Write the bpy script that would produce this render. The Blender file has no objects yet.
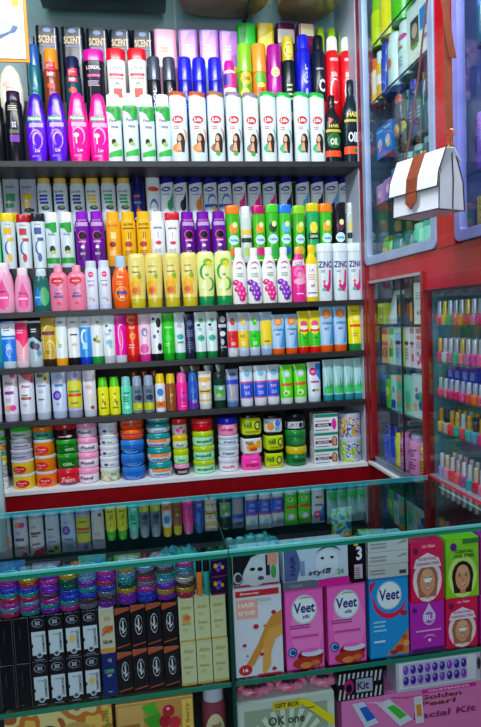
import bpy, math, random
from mathutils import Vector, Matrix
from mathutils.geometry import tessellate_polygon
random.seed(7)
R = math.radians
SC = bpy.context.scene
COL = SC.collection

# ------------------------------------------------------------------ camera
YAW, PITCH, ROLL, FPX = R(9.143), R(4.381), R(-2.387), 587.3
EYE = Vector((0, 0, 1.35))
fw = Vector((math.sin(YAW)*math.cos(PITCH), math.cos(YAW)*math.cos(PITCH), -math.sin(PITCH)))
r0 = Vector((math.cos(YAW), -math.sin(YAW), 0)); u0 = r0.cross(fw)
rt = r0*math.cos(ROLL) + u0*math.sin(ROLL); up = -r0*math.sin(ROLL) + u0*math.cos(ROLL)
cd = bpy.data.cameras.new('camera'); cam = bpy.data.objects.new('camera', cd); COL.objects.link(cam)
cd.sensor_fit = 'VERTICAL'; cd.sensor_height = 24; cd.lens = FPX/727*24; cd.clip_start = .01
M = Matrix((rt, up, -fw)).transposed().to_4x4(); M.translation = EYE
cam.matrix_world = M
SC.camera = cam

def at(px, py, ax, c):
    """the point of the plane axis=c that the photograph shows at (px, py)"""
    d = fw*FPX + rt*(px-240.5) - up*(py-363.5)
    return EYE + d*((c-EYE[ax])/d[ax])

# ------------------------------------------------------------------ light
SC.view_settings.view_transform = 'Standard'; SC.view_settings.look = 'None'
SC.view_settings.gamma = 1; SC.view_settings.use_curve_mapping = False
SC.view_settings.exposure = -0.06
w = bpy.data.worlds.new('world'); SC.world = w; w.use_nodes = True
w.node_tree.nodes['Background'].inputs[0].default_value = (.50, .62, .85, 1)
w.node_tree.nodes['Background'].inputs[1].default_value = .10
def area(name, loc, target, sx, sy, power, col):
    l = bpy.data.lights.new(name, 'AREA'); l.shape = 'RECTANGLE'; l.size = sx; l.size_y = sy
    l.energy = power; l.color = col
    o = bpy.data.objects.new(name, l); COL.objects.link(o); o.location = loc
    o.rotation_euler = (Vector(target)-Vector(loc)).to_track_quat('-Z', 'Y').to_euler()
area('ceiling_tube_light', (.1, .75, 2.75), (.1, 1.9, 1.35), 1.3, .12, 30, (.93, .97, 1))
area('shop_front_daylight', (-.35, -1.35, 1.5), (.25, 1.9, 1.1), 1.3, 1.0, 32, (.88, .95, 1))
area('added_side_cabinet_fill', (-.75, .85, 2.7), (.8, 1.5, 1.3), .12, 1.2, 16, (.93, .97, 1))  # added fill that brightens the side cabinet; no such lamp is known

# ------------------------------------------------------------------ materials
MATS = {}
def lin(h):
    h = h.lstrip('#')
    if len(h) == 3: h = ''.join(c*2 for c in h)
    v = [int(h[i:i+2], 16)/255 for i in (0, 2, 4)]
    return tuple(c/12.92 if c <= .04045 else ((c+.055)/1.055)**2.4 for c in v) + (1,)
def mat(h, rough=.22, metal=0.0, name=None, coat=0.0):
    k = (h, rough, metal)
    if k in MATS: return MATS[k]
    m = bpy.data.materials.new(name or 'plastic_' + h.strip('#')); m.use_nodes = True
    b = m.node_tree.nodes['Principled BSDF']
    b.inputs['Base Color'].default_value = lin(h); b.inputs['Roughness'].default_value = rough
    b.inputs['Metallic'].default_value = metal
    if sum(lin(h)[:3]) < .12: b.inputs['Specular IOR Level'].default_value = .3
    MATS[k] = m
    return m
def nodes_mat(name):
    m = bpy.data.materials.new(name); m.use_nodes = True
    nt = m.node_tree; return m, nt, nt.nodes['Principled BSDF']
def glass(name, tint, f0=.06, rough=.01, gcol=(1, 1, 1)):
    m = bpy.data.materials.new(name); m.use_nodes = True; nt = m.node_tree
    for n in list(nt.nodes): nt.nodes.remove(n)
    o = nt.nodes.new('ShaderNodeOutputMaterial'); mx = nt.nodes.new('ShaderNodeMixShader')
    t = nt.nodes.new('ShaderNodeBsdfTransparent'); g = nt.nodes.new('ShaderNodeBsdfGlossy')
    t.inputs[0].default_value = tint + (1,); g.inputs['Roughness'].default_value = rough
    g.inputs['Color'].default_value = gcol + (1,)
    f = nt.nodes.new('ShaderNodeFresnel'); f.inputs[0].default_value = f0
    ge = nt.nodes.new('ShaderNodeNewGeometry'); mu = nt.nodes.new('ShaderNodeMath'); mu.operation = 'MULTIPLY_ADD'
    mu.inputs[1].default_value = -1; mu.inputs[2].default_value = 1          # 1 - backfacing: one clean reflection per pane
    m2 = nt.nodes.new('ShaderNodeMath'); m2.operation = 'MULTIPLY'
    nt.links.new(ge.outputs['Backfacing'], mu.inputs[0]); nt.links.new(mu.outputs[0], m2.inputs[0]); nt.links.new(f.outputs[0], m2.inputs[1])
    nt.links.new(m2.outputs[0], mx.inputs[0]); nt.links.new(t.outputs[0], mx.inputs[1])
    nt.links.new(g.outputs[0], mx.inputs[2]); nt.links.new(mx.outputs[0], o.inputs[0])
    return m
GLASS_TOP = glass('counter_glass', (.62, .88, .90), 2.2, .01, (.80, .98, 1.0))
GLASS_EDGE = mat('#1c7a62', .12, 0, 'green_glass_edge')
GLASS_PANE = glass('pane_glass', (.93, .97, .97), 1.33)
GLASS_SHELF = glass('shelf_glass', (.86, .96, .95), 1.45)
def brick_red():
    m, nt, b = nodes_mat('red_tile_laminate')
    tc = nt.nodes.new('ShaderNodeTexCoord'); mp = nt.nodes.new('ShaderNodeMapping'); br = nt.nodes.new('ShaderNodeTexBrick')
    mp.inputs['Rotation'].default_value = (R(90), 0, R(90))
    sp = nt.nodes.new('ShaderNodeSeparateXYZ'); cb = nt.nodes.new('ShaderNodeCombineXYZ')
    nt.links.new(tc.outputs['Object'], sp.inputs[0]); nt.links.new(sp.outputs['Y'], cb.inputs[0]); nt.links.new(sp.outputs['Z'], cb.inputs[1])
    nt.links.new(cb.outputs[0], br.inputs['Vector'])
    br.inputs['Color1'].default_value = lin('#b0061a'); br.inputs['Color2'].default_value = lin('#b80a1c'); br.inputs['Mortar'].default_value = lin('#cc2a38')
    br.inputs['Scale'].default_value = 1; br.inputs['Mortar Size'].default_value = .0009
    br.inputs['Brick Width'].default_value = .07; br.inputs['Row Height'].default_value = .045
    nt.links.new(br.outputs['Color'], b.inputs['Base Color']); b.inputs['Roughness'].default_value = .2; b.inputs['Specular IOR Level'].default_value = .3
    return m
RED_TILE = brick_red()
def noisy(name, c1, c2, scale, rough=.5, metal=0, bump=0):
    m, nt, b = nodes_mat(name)
    tc = nt.nodes.new('ShaderNodeTexCoord'); n = nt.nodes.new('ShaderNodeTexNoise'); r = nt.nodes.new('ShaderNodeValToRGB')
    n.inputs['Scale'].default_value = scale; n.inputs['Detail'].default_value = 5
    nt.links.new(tc.outputs['Object'], n.inputs['Vector']); nt.links.new(n.outputs[0], r.inputs[0])
    r.color_ramp.elements[0].color = lin(c1); r.color_ramp.elements[1].color = lin(c2)
    r.color_ramp.elements[0].position = .35; r.color_ramp.elements[1].position = .65
    nt.links.new(r.outputs[0], b.inputs['Base Color']); b.inputs['Roughness'].default_value = rough; b.inputs['Metallic'].default_value = metal
    if bump:
        bp = nt.nodes.new('ShaderNodeBump'); bp.inputs['Strength'].default_value = bump
        nt.links.new(n.outputs[0], bp.inputs['Height']); nt.links.new(bp.outputs[0], b.inputs['Normal'])
    return m
DARK_BOARD = noisy('charcoal_board', '#101216', '#181a20', 30, .45)
BACK_DARK = noisy('brown_back_panel', '#1c1a1d', '#2a2628', 8, .7)
BACK_TEAL = noisy('grey_teal_back_panel', '#6f8a8e', '#7f979c', 6, .5)
RED_BOARD = noisy('dark_red_laminate', '#7d0812', '#8f0b16', 20, .3)
WHITE_TRIM = mat('#dfe6ee', .35, 0, 'white_trim')
ALU = noisy('blue_silver_frame', '#8fa6cf', '#a3b6d8', 12, .35, .1)
ALU2 = noisy('lavender_frame', '#7d83d6', '#9196e0', 12, .35, .1)
def glitter(h1, h2):
    k = ('glit', h1, h2)
    if k in MATS: return MATS[k]
    m, nt, b = nodes_mat('glitter_' + h1.strip('#'))
    tc = nt.nodes.new('ShaderNodeTexCoord'); v = nt.nodes.new('ShaderNodeTexVoronoi'); r = nt.nodes.new('ShaderNodeValToRGB')
    v.inputs['Scale'].default_value = 600
    nt.links.new(tc.outputs['Object'], v.inputs['Vector']); nt.links.new(v.outputs['Color'], r.inputs[0])
    r.color_ramp.elements[0].color = lin(h1); r.color_ramp.elements[1].color = lin(h2)
    r.color_ramp.elements[0].position = .5; r.color_ramp.elements[1].position = 1.0
    nt.links.new(r.outputs[0], b.inputs['Base Color']); b.inputs['Roughness'].default_value = .25; b.inputs['Metallic'].default_value = .35
    MATS[k] = m; return m
def ribbon_print(name, cols, scale):
    """floral blotch print for tins, bags and packets"""
    k = ('pr', name)
    if k in MATS: return MATS[k]
    m, nt, b = nodes_mat(name)
    tc = nt.nodes.new('ShaderNodeTexCoord'); v = nt.nodes.new('ShaderNodeTexNoise'); r = nt.nodes.new('ShaderNodeValToRGB')
    v.inputs['Scale'].default_value = scale; v.inputs['Detail'].default_value = 1
    nt.links.new(tc.outputs['Object'], v.inputs['Vector']); nt.links.new(v.outputs[0], r.inputs[0])
    r.color_ramp.interpolation = 'CONSTANT'
    el = r.color_ramp.elements
    el[0].color = lin(cols[0]); el[0].position = 0; el[1].color = lin(cols[-1]); el[1].position = .68
    for i, c in enumerate(cols[1:-1]):
        e = el.new(.36 + .32*i/max(1, len(cols)-2)); e.color = lin(c)
    nt.links.new(r.outputs[0], b.inputs['Base Color']); b.inputs['Roughness'].default_value = .3
    MATS[k] = m; return m

# ------------------------------------------------------------------ mesh helpers
class MB:
    def __init__(s): s.v = []; s.f = []; s.m = []; s.mats = []
    def mi(s, m):
        if m not in s.mats: s.mats.append(m)
        return s.mats.index(m)
    def add(s, vs, fs, m):
        o = len(s.v); s.v += [tuple(p) for p in vs]; i = s.mi(m)
        for f in fs: s.f.append(tuple(o+k for k in f)); s.m.append(i)
    def box(s, x0, y0, z0, x1, y1, z1, m):
        vs = [(x, y, z) for z in (z0, z1) for y in (y0, y1) for x in (x0, x1)]
        s.add(vs, [(0, 2, 3, 1), (4, 5, 7, 6), (0, 1, 5, 4), (1, 3, 7, 5), (3, 2, 6, 7), (2, 0, 4, 6)], m)
    def rings(s, rings, m, cap0=True, cap1=True):
        n = len(rings[0]); vs = [p for r in rings for p in r]; fs = []
        for i in range(len(rings)-1):
            for j in range(n):
                k = (j+1) % n; fs.append((i*n+j, i*n+k, (i+1)*n+k, (i+1)*n+j))
        if cap0: fs.append(tuple(range(n-1, -1, -1)))
        if cap1: fs.append(tuple((len(rings)-1)*n+j for j in range(n)))
        s.add(vs, fs, m)
    def tube(s, pts, r, m, n=8):
        rings = []
        P = [Vector(p) for p in pts]
        for i, p in enumerate(P):
            d = (P[min(i+1, len(P)-1)]-P[max(i-1, 0)]).normalized()
            a = d.orthogonal().normalized() if i == 0 else (a-d*a.dot(d)).normalized()
            b = d.cross(a)
            rr = r[i] if isinstance(r, (list, tuple)) else r
            rings.append([p+(a*math.cos(t)+b*math.sin(t))*rr for t in (2*math.pi*j/n for j in range(n))])
        s.rings(rings, m)
    def build(s, name, parent=None, smooth=False, bevel=0):
        me = bpy.data.meshes.new(name); me.from_pydata(s.v, [], s.f)
        for m in s.mats: me.materials.append(m)
        me.polygons.foreach_set('material_index', s.m)
        if smooth:
            me.polygons.foreach_set('use_smooth', [True]*len(me.polygons)); me.set_sharp_from_angle(angle=R(38))
        me.update()
        o = bpy.data.objects.new(name, me); COL.objects.link(o)
        if parent: o.parent = parent
        if bevel:
            b = o.modifiers.new('bevel', 'BEVEL'); b.width = bevel; b.segments = 2; b.limit_method = 'ANGLE'
        return o
def empty(name, loc=(0, 0, 0), rz=0, label=None, cat=None, group=None):
    o = bpy.data.objects.new(name, None); COL.objects.link(o); o.location = loc; o.rotation_euler = (0, 0, rz)
    o.empty_display_size = .01
    if label: o['label'] = label
    if cat: o['category'] = cat
    if group: o['group'] = group
    return o
def tag(o, label, cat, group=None):
    o['label'] = label; o['category'] = cat
    if group: o['group'] = group
    return o
def struct(o): o['kind'] = 'structure'; return o
KIDS = {}
def dup(root):
    r = root.copy(); COL.objects.link(r)
    for k in ('label', 'group', 'category'):
        if k in r: del r[k]
    m = {root.name: r}
    for ch in KIDS[root.name]:
        c = ch.copy(); COL.objects.link(c); c.parent = m[ch.parent.name]; m[ch.name] = c
    return r
TXT = {}
def text_mesh(s):
    if s in TXT: return TXT[s]
    cu = bpy.data.curves.new('lettering', 'FONT'); cu.body = s; cu.resolution_u = 2; cu.offset = .03
    cu.fill_mode = 'FRONT'
    o = bpy.data.objects.new('lettering', cu); COL.objects.link(o)
    bpy.context.view_layer.update()
    me = bpy.data.meshes.new_from_object(o.evaluated_get(bpy.context.evaluated_depsgraph_get()))
    me.calc_loop_triangles()
    vs = [(v.co.x, v.co.y) for v in me.vertices]; ts = [tuple(t.vertices) for t in me.loop_triangles]
    bpy.data.objects.remove(o); bpy.data.curves.remove(cu); bpy.data.meshes.remove(me)
    x0 = min(v[0] for v in vs); x1 = max(v[0] for v in vs); y0 = min(v[1] for v in vs); y1 = max(v[1] for v in vs)
    vs = [((x-x0)/(x1-x0)-.5, (y-y0)/(y1-y0)-.5) for x, y in vs]
    TXT[s] = (vs, ts); return TXT[s]
def shape_tris(d):
    """(2D points, triangles, colour) of a printed mark; u in half widths, v in heights"""
    k = d[0]
    if k == 'r':
        _, a, b, c, e, col = d; return [(a, b), (c, b), (c, e), (a, e)], [(0, 1, 2), (0, 2, 3)], col
    if k == 'e':
        _, a, b, ru, rv, col = d; n = 16
        return [(a, b)]+[(a+ru*math.cos(t), b+rv*math.sin(t)) for t in (2*math.pi*i/n for i in range(n))], [(0, 1+i, 1+(i+1) % n) for i in range(n)], col
    if k == 'p':
        _, pts, col = d
        return pts, [tuple(t) for t in tessellate_polygon([[Vector((p[0], p[1], 0)) for p in pts]])], col
    if k == 't':
        _, s, a, b, wd, ht, col = d[:7]; sh = d[7] if len(d) > 7 else 0
        vs, ts = text_mesh(s); return [(a+x*wd+sh*y*ht, b+y*ht) for x, y in vs], ts, col
    if k == 'tv':   # lettering that runs up the pack
        _, s, a, b, wd, ht, col = d[:7]
        vs, ts = text_mesh(s); return [(a-y*wd, b+x*ht) for x, y in vs], ts, col
    if k == 's':
        _, a, b, c, e, n, col = d; P = []; T = []; h = (e-b)/n; rnd = random.Random(n)
        for i in range(n):
            cut = 1-.35*rnd.random(); x1 = a+(c-a)*cut; z = b+h*i; o = len(P)
            P += [(a, z), (x1, z), (x1, z+h*.45), (a, z+h*.45)]; T += [(o, o+1, o+2), (o, o+2, o+3)]
        return P, T, col
def subdiv(P, T, mx):
    P = list(P)
    for _ in range(4):
        N = []; cache = {}; did = False
        def mid(a, b):
            q = (min(a, b), max(a, b))
            if q not in cache: P.append(((P[a][0]+P[b][0])/2, (P[a][1]+P[b][1])/2)); cache[q] = len(P)-1
            return cache[q]
        for t in T:
            if max(abs(P[t[i]][0]-P[t[(i+1) % 3]][0]) for i in range(3)) > mx:
                a, b, c = t; ab, bc, ca = mid(a, b), mid(b, c), mid(c, a); N += [(a, ab, ca), (ab, b, bc), (ca, bc, c), (ab, bc, ca)]; did = True
            else: N.append(t)
        T = N
        if not did: break
    return P, T
def flatten(decs):
    out = []
    for d in decs:
        if d[0] == 'woman':     # printed portrait: hair, face, eyes, mouth at u, v with radius ru, rv
            _, a, b, ru, rv, hair = d
            sk = '#d9996f'
            out += [('e', a, b+.08*rv, ru, rv*.95, hair), ('p', [(a-ru*.98, b+.1*rv), (a+ru*.98, b+.1*rv), (a+ru*.8, b-rv*.95), (a-ru*.8, b-rv*.95)], hair), ('r', a-ru*.25, b-rv, a+ru*.25, b-rv*.5, '#c4835a'),
                    ('e', a, b, ru*.68, rv*.80, sk), ('e', a, b+rv*.5, ru*.5, rv*.28, '#e3aa82'),
                    ('arc', a-ru*.3, b+rv*.18, ru*.2, rv*.10, 20, 160, .12, '#3a2016'), ('arc', a+ru*.3, b+rv*.18, ru*.2, rv*.10, 20, 160, .12, '#3a2016'),
                    ('e', a-ru*.29, b+rv*.13, ru*.10, rv*.05, '#241010'), ('e', a+ru*.29, b+rv*.13, ru*.10, rv*.05, '#241010'),
                    ('e', a, b-rv*.12, ru*.10, rv*.07, '#c07f58'), ('arc', a, b-rv*.22, ru*.33, rv*.22, 205, 335, .30, '#c22b3c'), ('arc', a, b-rv*.22, ru*.30, rv*.20, 215, 325, .13, '#ffffff')]
        elif d[0] == 'grapes':
            _, a, b, ru, rv, c1, c2 = d
            for i, (x, y) in enumerate(((-.7, .7), (-.1, .5), (-.5, .1), (.3, .1), (-.1, -.3), (.5, -.35), (.2, -.7))):
                out.append(('e', a+x*ru, b+y*rv, ru*.52, rv*.27, c1 if i % 2 else c2)); out.append(('e', a+x*ru-.1*ru, b+y*rv+.08*rv, ru*.12, rv*.08, '#ffc4f0'))
        elif d[0] == 'arc':     # curved brush stroke from angle a0 to a1
            _, a, b, ru, rv, a0, a1, wd, col = d; n = 10; o = []; i_ = []
            for k in range(n+1):
                t = R(a0+(a1-a0)*k/n); tw = wd*math.sin(math.pi*(k+.6)/(n+1.2))
                o.append((a+ru*(1+tw)*math.cos(t), b+rv*(1+tw)*math.sin(t))); i_.append((a+ru*(1-tw)*math.cos(t), b+rv*(1-tw)*math.sin(t)))
            out.append(('p', o+i_[::-1], col))
        else: out.append(d)
    return flatten(out) if any(q[0] in ('woman', 'grapes', 'arc') for q in out) else out
def print_on(mb, decs, W, H, surf, flat=False):
    for i, d in enumerate(flatten(decs)):
        P, T, col = shape_tris(d)
        P, T = (P, T) if flat else subdiv(P, T, .3)
        e = .0004+.00008*i
        vs = [surf(p[0]*W/2, p[1]*H, e) for p in P]
        fs = []
        for t in T:
            ar = (P[t[1]][0]-P[t[0]][0])*(P[t[2]][1]-P[t[0]][1])-(P[t[2]][0]-P[t[0]][0])*(P[t[1]][1]-P[t[0]][1])
            if abs(ar) > 1e-9: fs.append(t if ar > 0 else (t[0], t[2], t[1]))
        mb.add(vs, fs, mat(col, .35) if isinstance(col, str) else col)
def se(n, a, b, z, p, dx=0):
    out = []
    for j in range(n):
        t = 2*math.pi*(j+.5)/n; c, s = math.cos(t), math.sin(t)
        out.append((dx+a*math.copysign(abs(c)**(2/p), c), b*math.copysign(abs(s)**(2/p), s), z))
    return out
def lerp(prof, v):
    if v <= prof[0][0]: return prof[0][1:]
    for p, q in zip(prof, prof[1:]):
        if v <= q[0]:
            t = (v-p[0])/max(1e-6, q[0]-p[0]); return tuple(p[i]+(q[i]-p[i])*t for i in range(1, len(p)))
    return prof[-1][1:]

# profile tables: (height fraction, half width fraction[, half depth fraction])
SHAPES = {
 'straight': dict(body=[(0, .93), (.015, 1), (.80, 1), (.85, .9), (.86, .78)], cap=[(.855, .86), (.99, .84), (1, .74)], p=2.3),
 'slant':    dict(body=[(0, .9), (.02, .97), (.35, .93), (.7, 1), (.93, .98)], cap=[(.93, .98), (.985, .95), (1, .84)], p=2.8, slant=-.14),
 'slantcap': dict(body=[(0, .86), (.03, .93), (.45, 1), (.74, .95)], cap=[(.74, .96), (.93, .8), (.985, .68), (1, .5)], p=2.5, slant=.22),
 'navycap': dict(body=[(0, .86), (.03, .93), (.45, 1), (.84, .93)], cap=[(.84, .94), (.95, .78), (.985, .66), (1, .5)], p=2.5, slant=.3),
 'bulge':    dict(body=[(0, .76), (.02, .84), (.15, .93), (.35, 1), (.55, .98), (.7, .86), (.79, .74)], cap=[(.79, .75), (.88, .66), (.95, .54), (.985, .38), (1, .2)], p=2.3),
 'dark':     dict(body=[(0, .95), (.02, 1), (.82, 1), (.86, .84)], cap=[(.86, .8), (.99, .78), (1, .7)], p=2.4),
 'baby':     dict(body=[(0, .9), (.03, 1), (.3, 1), (.6, .92), (.74, .8), (.83, .62)], cap=[(.83, .6), (.98, .57), (1, .5)], p=2.4),
 'shoulder': dict(body=[(0, .93), (.03, 1), (.68, 1), (.77, .93), (.83, .7), (.86, .45)], cap=[(.84, .46), (.99, .46), (1, .4)], p=2.8),
 'neck':     dict(body=[(0, .93), (.02, 1), (.62, 1), (.74, .8), (.83, .52), (.88, .45)], cap=[(.87, .5), (.99, .5), (1, .44)], p=2.2),
 'flip':     dict(body=[(0, .86), (.02, .9), (.85, 1)], cap=[(.855, 1.0), (.985, 1.02), (1, .96)], p=2.6),
 'oil':      dict(body=[(0, .94), (.02, 1), (.58, 1), (.68, .86), (.76, .5), (.82, .36), (.86, .34)], cap=[(.85, .4), (.985, .38), (1, .3)], p=2.4),
 'sun':      dict(body=[(0, .72), (.03, .84), (.35, 1), (.58, .95), (.72, .68), (.79, .5)], cap=[(.79, .54), (.97, .5), (1, .44)], p=2.3),
 'can':      dict(body=[(0, .93), (.01, 1), (.64, 1), (.67, .93)], cap=[(.665, 1), (.97, .98), (1, .9)], p=2),
 'spray':    dict(body=[(0, .93), (.01, 1), (.80, 1), (.86, .7)], cap=[(.82, .76), (.97, .72), (1, .6)], p=2),
 'mist':     dict(body=[(0, .93), (.01, 1), (.70, 1), (.74, .86)], cap=[(.735, .86), (.97, .82), (1, .72)], p=2),
 'tottle':   dict(cap=[(0, .80), (.01, .83), (.17, .84)], body=[(.17, .84), (.4, .92), (.72, 1), (.9, .99), (.97, .93), (1, .72)], p=2.4),
 'tube':     dict(cap=[(0, .88, .95), (.01, .92, 1), (.145, .92, 1)], body=[(.145, .94, 1), (.3, .95, .96), (.6, .97, .66), (.85, .98, .3), (.955, 1, .10), (1, 1, .07)], p=2.2),
 'paddle':   dict(body=[(0, .5), (.1, .72), (.35, .98), (.6, 1), (.85, .75), (.97, .38), (1, .15)], cap=[(0, .5), (.02, .52), (.1, .55)], p=2),
 'tuck':     dict(body=[(0, 1), (1, 1)], cap=None, p=6),
 'jar':      dict(body=[(0, .84), (.05, .93), (.3, .97), (.6, .95), (.64, .9)], cap=[(.63, .97), (.68, 1), (.93, .99), (1, .92)], p=2),
 'lowjar':   dict(body=[(0, .8), (.08, .92), (.35, 1), (.55, .98), (.6, .92)], cap=[(.6, .99), (.66, 1), (.9, .97), (1, .86)], p=2),
 'squarejar': dict(body=[(0, .86), (.06, .97), (.4, 1), (.76, .97), (.82, .84)], cap=[(.82, .86), (.97, .85), (1, .8)], p=4),
 'tin':      dict(body=[(0, .98), (.02, 1), (.84, 1)], cap=[(.84, 1.02), (.98, 1.02), (1, .98)], p=2),
}
def make_pack(kind, W, H, D, shape, bodym, capm, decs):
    """one pack at the origin: an empty with body, cap and printed label, front towards -Y"""
    root = empty(kind)
    kids = []
    if shape == 'box':
        mb = MB(); mb.box(-W/2, -D/2, 0, W/2, D/2, H, bodym); kids.append(mb.build('carton', root, bevel=.0008))
        if decs:
            mb = MB(); print_on(mb, decs, W, H, lambda x, z, e: (x, -D/2-e, z), flat=True); kids.append(mb.build('printed_label', kids[0]))
    else:
        S = SHAPES[shape]; p = S['p']; sl = S.get('slant', 0); n = 22
        def rr(prof):
            out = []
            for q in prof:
                a = q[1]; b = q[2] if len(q) > 2 else q[1]
                ring = se(n, a*W/2, b*D/2, q[0]*H, p)
                if sl: ring = [(x, y, z + sl*x*max(0, (q[0]-.6)/.4)) for x, y, z in ring]
                out.append(ring)
            return out
        mb = MB(); mb.rings(rr(S['body']), bodym); kids.append(mb.build('jar_body' if 'jar' in shape or shape == 'tin' else 'bottle_body' if shape != 'tube' else 'tube_body', root, smooth=True))
        if S['cap'] and capm:
            mb = MB(); mb.rings(rr(S['cap']), capm); kids.append(mb.build('lid' if 'jar' in shape or shape == 'tin' else 'cap', root, smooth=True))
        full = sorted(S['body'] + (S['cap'] or []), key=lambda q: q[0])
        bodyp = S['body']
        def surf(x, z, e):
            v = z/H; prof = bodyp if bodyp[0][0] <= v <= bodyp[-1][0] or not S['cap'] else S['cap']
            q = lerp(prof, v); a = q[0]*W/2+.0003; b = (q[1] if len(q) > 1 else q[0])*D/2
            x = max(-a*.97, min(a*.97, x)); t = abs(x)/a
            y = -b*(1-t**p)**(1/p)
            return (x, y-e-.0002, z + (sl*x*max(0, (v-.6)/.4) if sl else 0))
        if decs:
            mb = MB(); print_on(mb, decs, W, H, surf); kids.append(mb.build('printed_label', kids[0]))
    KIDS[root.name] = kids
    return root
TEMPL = {}
def pack(kind, cat, label, group, loc, rz, W, H, D, shape, body, cap, decs):
    key = repr((kind, round(W, 4), round(H, 4), round(D, 4), shape, str(body), str(cap), decs))
    bm = mat(body) if isinstance(body, str) else body
    cm = mat(cap) if isinstance(cap, str) else cap
    if key in TEMPL: r = dup(TEMPL[key])
    else: r = make_pack(kind, W, H, D, shape, bm, cm, decs); TEMPL[key] = r
    r.location = loc; r.rotation_euler = (0, 0, rz); tag(r, label, cat, group)
    return r
NUM = 'zero one two three four five six seven eight nine ten eleven twelve'.split()
ORD = 'first second third fourth fifth sixth seventh eighth ninth tenth eleventh twelfth thirteenth fourteenth fifteenth sixteenth seventeenth'.split()
def nth(i, n, a='left'):
    if n == 1: return ''
    if n == 2: return ', left one' if i == 0 else ', right one'
    if i == 0: return ', leftmost'
    if i == n-1: return ', rightmost'
    return ', %s from left' % ORD[i]
def row(z, Y, where, specs):
    """specs: kind, cat, look, centres px, width px, top py, shape, body, cap, prints[, depth ratio]"""
    for s in specs:
        kind, cat, look, cs, wpx, ytop, shape, body, cap, decs = s[:10]
        dr = s[10] if len(s) > 10 else {'tube': .72, 'can': 1, 'spray': 1, 'mist': 1, 'box': .9, 'tuck': .8}.get(shape, .78)
        c0 = cs[0]
        W = (at(c0+wpx/2, ytop, 1, Y).x-at(c0-wpx/2, ytop, 1, Y).x)*.965
        H = at(c0, ytop, 1, Y).z-z
        D = min(W*dr, .058)
        for i, c in enumerate(cs):
            yb = 364+(1.35-z)/1.9*587
            x = at(c, (ytop+yb)/2, 1, Y).x
            pack(kind, cat, look+nth(i, len(cs))+', '+where, (look+' on '+where) if len(cs) > 1 else None, (x, Y+.004*math.sin(c*1.7), z), R(4)*math.sin(c*3.1), W, H, D, shape, body, cap, decs)

# ------------------------------------------------------------------ the room
def slab(name, x0, y0, z0, x1, y1, z1, m, parent=None, bevel=0):
    mb = MB(); mb.box(x0, y0, z0, x1, y1, z1, m); return mb.build(name, parent, bevel=bevel)
struct(slab('floor', -2.2, -1.6, -.05, 1.45, 2.4, 0, noisy('grey_floor_tile', '#34312f', '#403c3a', 4, .5)))
struct(slab('ceiling', -2.2, -1.6, 2.9, 1.45, 2.4, 2.95, noisy('white_ceiling_paint', '#b9bcc0', '#c6c9cc', 3, .8)))
struct(slab('wall_back', -2.2, 2.35, 0, 1.45, 2.4, 2.9, noisy('grey_wall_paint', '#8a9296', '#969ea2', 3, .8)))
struct(slab('wall_right', 1.4, -1.6, 0, 1.45, 2.35, 2.9, noisy('grey_side_paint', '#8a9296', '#969ea2', 3, .8)))

# ------------------------------------------------------------------ shelving on the back wall
XL, XR = -.78, .735
Z1, Z2, Z4, Z5, Z6 = 1.853, 1.397, 1.225, 1.057, .837
M2, B2 = at(20, 268.5, 1, 1.965).z, 1.66
M1, B1 = 1.985, 2.075
YF, YM, YB = 1.932, 1.995, 2.058
sh = empty('wall_shelving', (0, 0, 0), 0, 'tall dark shelving unit on the back wall with stepped tiers and red base board', 'shelving')
slab('back_panel', XL, 2.11, Z1-.02, XR, 2.125, 2.62, BACK_TEAL, sh)
slab('back_panel', XL, 2.11, 0, XR, 2.125, Z1-.02, BACK_DARK, sh)
for z in (Z1, Z2, Z4, Z5):
    slab('shelf_board', XL, 1.9, z-.018, XR, 2.11, z, DARK_BOARD, sh, .001)
for z, y in ((M2, 1.9655), (B2, 2.03), (M1, 1.9655), (B1, 2.03)):
    base = Z2 if z < 1.8 else Z1
    slab('display_step', XL, y, base, XR, 2.11 if y > 2 else 2.029, z, DARK_BOARD, sh, .001)
slab('base_ledge', XL, 1.897, Z6-.012, XR+.0, 2.11, Z6, WHITE_TRIM, sh)
slab('base_cabinet', XL, 1.9, 0, XR, 2.11, Z6-.0125, RED_BOARD, sh)
slab('side_panel', XL-.02, 1.9, 0, XL, 2.125, 2.62, DARK_BOARD, sh)
slab('side_panel', .732, 1.91, Z6, .75, 2.11, 2.62, mat('#aab2c6', .4), sh)
slab('front_post', .735, 1.885, 0, .757, 1.91, 2.62, RED_BOARD, sh)
slab('upright', .155, 2.10, 2.14, .165, 2.11, 2.62, mat('#8a979c', .4), sh)
zt = at(180, 20, 1, 2.1).z
gs = slab('glass_shelf', XL, 1.80, zt, XR, 2.105, zt+.008, GLASS_SHELF)
tag(gs, 'clear glass shelf above the top row of bottles', 'shelf')
oc = noisy('brown_card', '#b88464', '#c99474', 20, .5)
for i, (c, wx, lab) in enumerate(((223, .29, 'wide oval brown box bottom seen through the glass shelf, left one'), (309, .2, 'narrower oval brown box bottom seen through the glass shelf, right one'))):
    p = at(c, 3, 2, zt+.009); k = empty('oval_box', (p.x, 1.972, zt+.0085), 0, lab, 'box', 'oval boxes on the glass shelf')
    mb = MB(); mb.rings([se(32, wx/2, .118, z, 2.6) for z in (0, .09)], oc); mb.build('box_base', k, smooth=True)
    mb = MB(); mb.rings([se(32, wx/2+.003, .121, z, 2.6) for z in (.0905, .12)], mat('#b08a70', .5)); mb.build('lid', k, smooth=True)
pb_ = empty('storage_box', (at(104, 3, 2, zt+.009).x, 1.96, zt+.0085), 0, 'long dark plum storage box on the glass shelf at the left', 'box')
mb = MB(); mb.box(-.20, -.12, 0, .20, .12, .10, noisy('plum_green_card', '#2a1438', '#1c3a38', 7, .4)); mb.build('box_base', pb_, bevel=.003)
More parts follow.
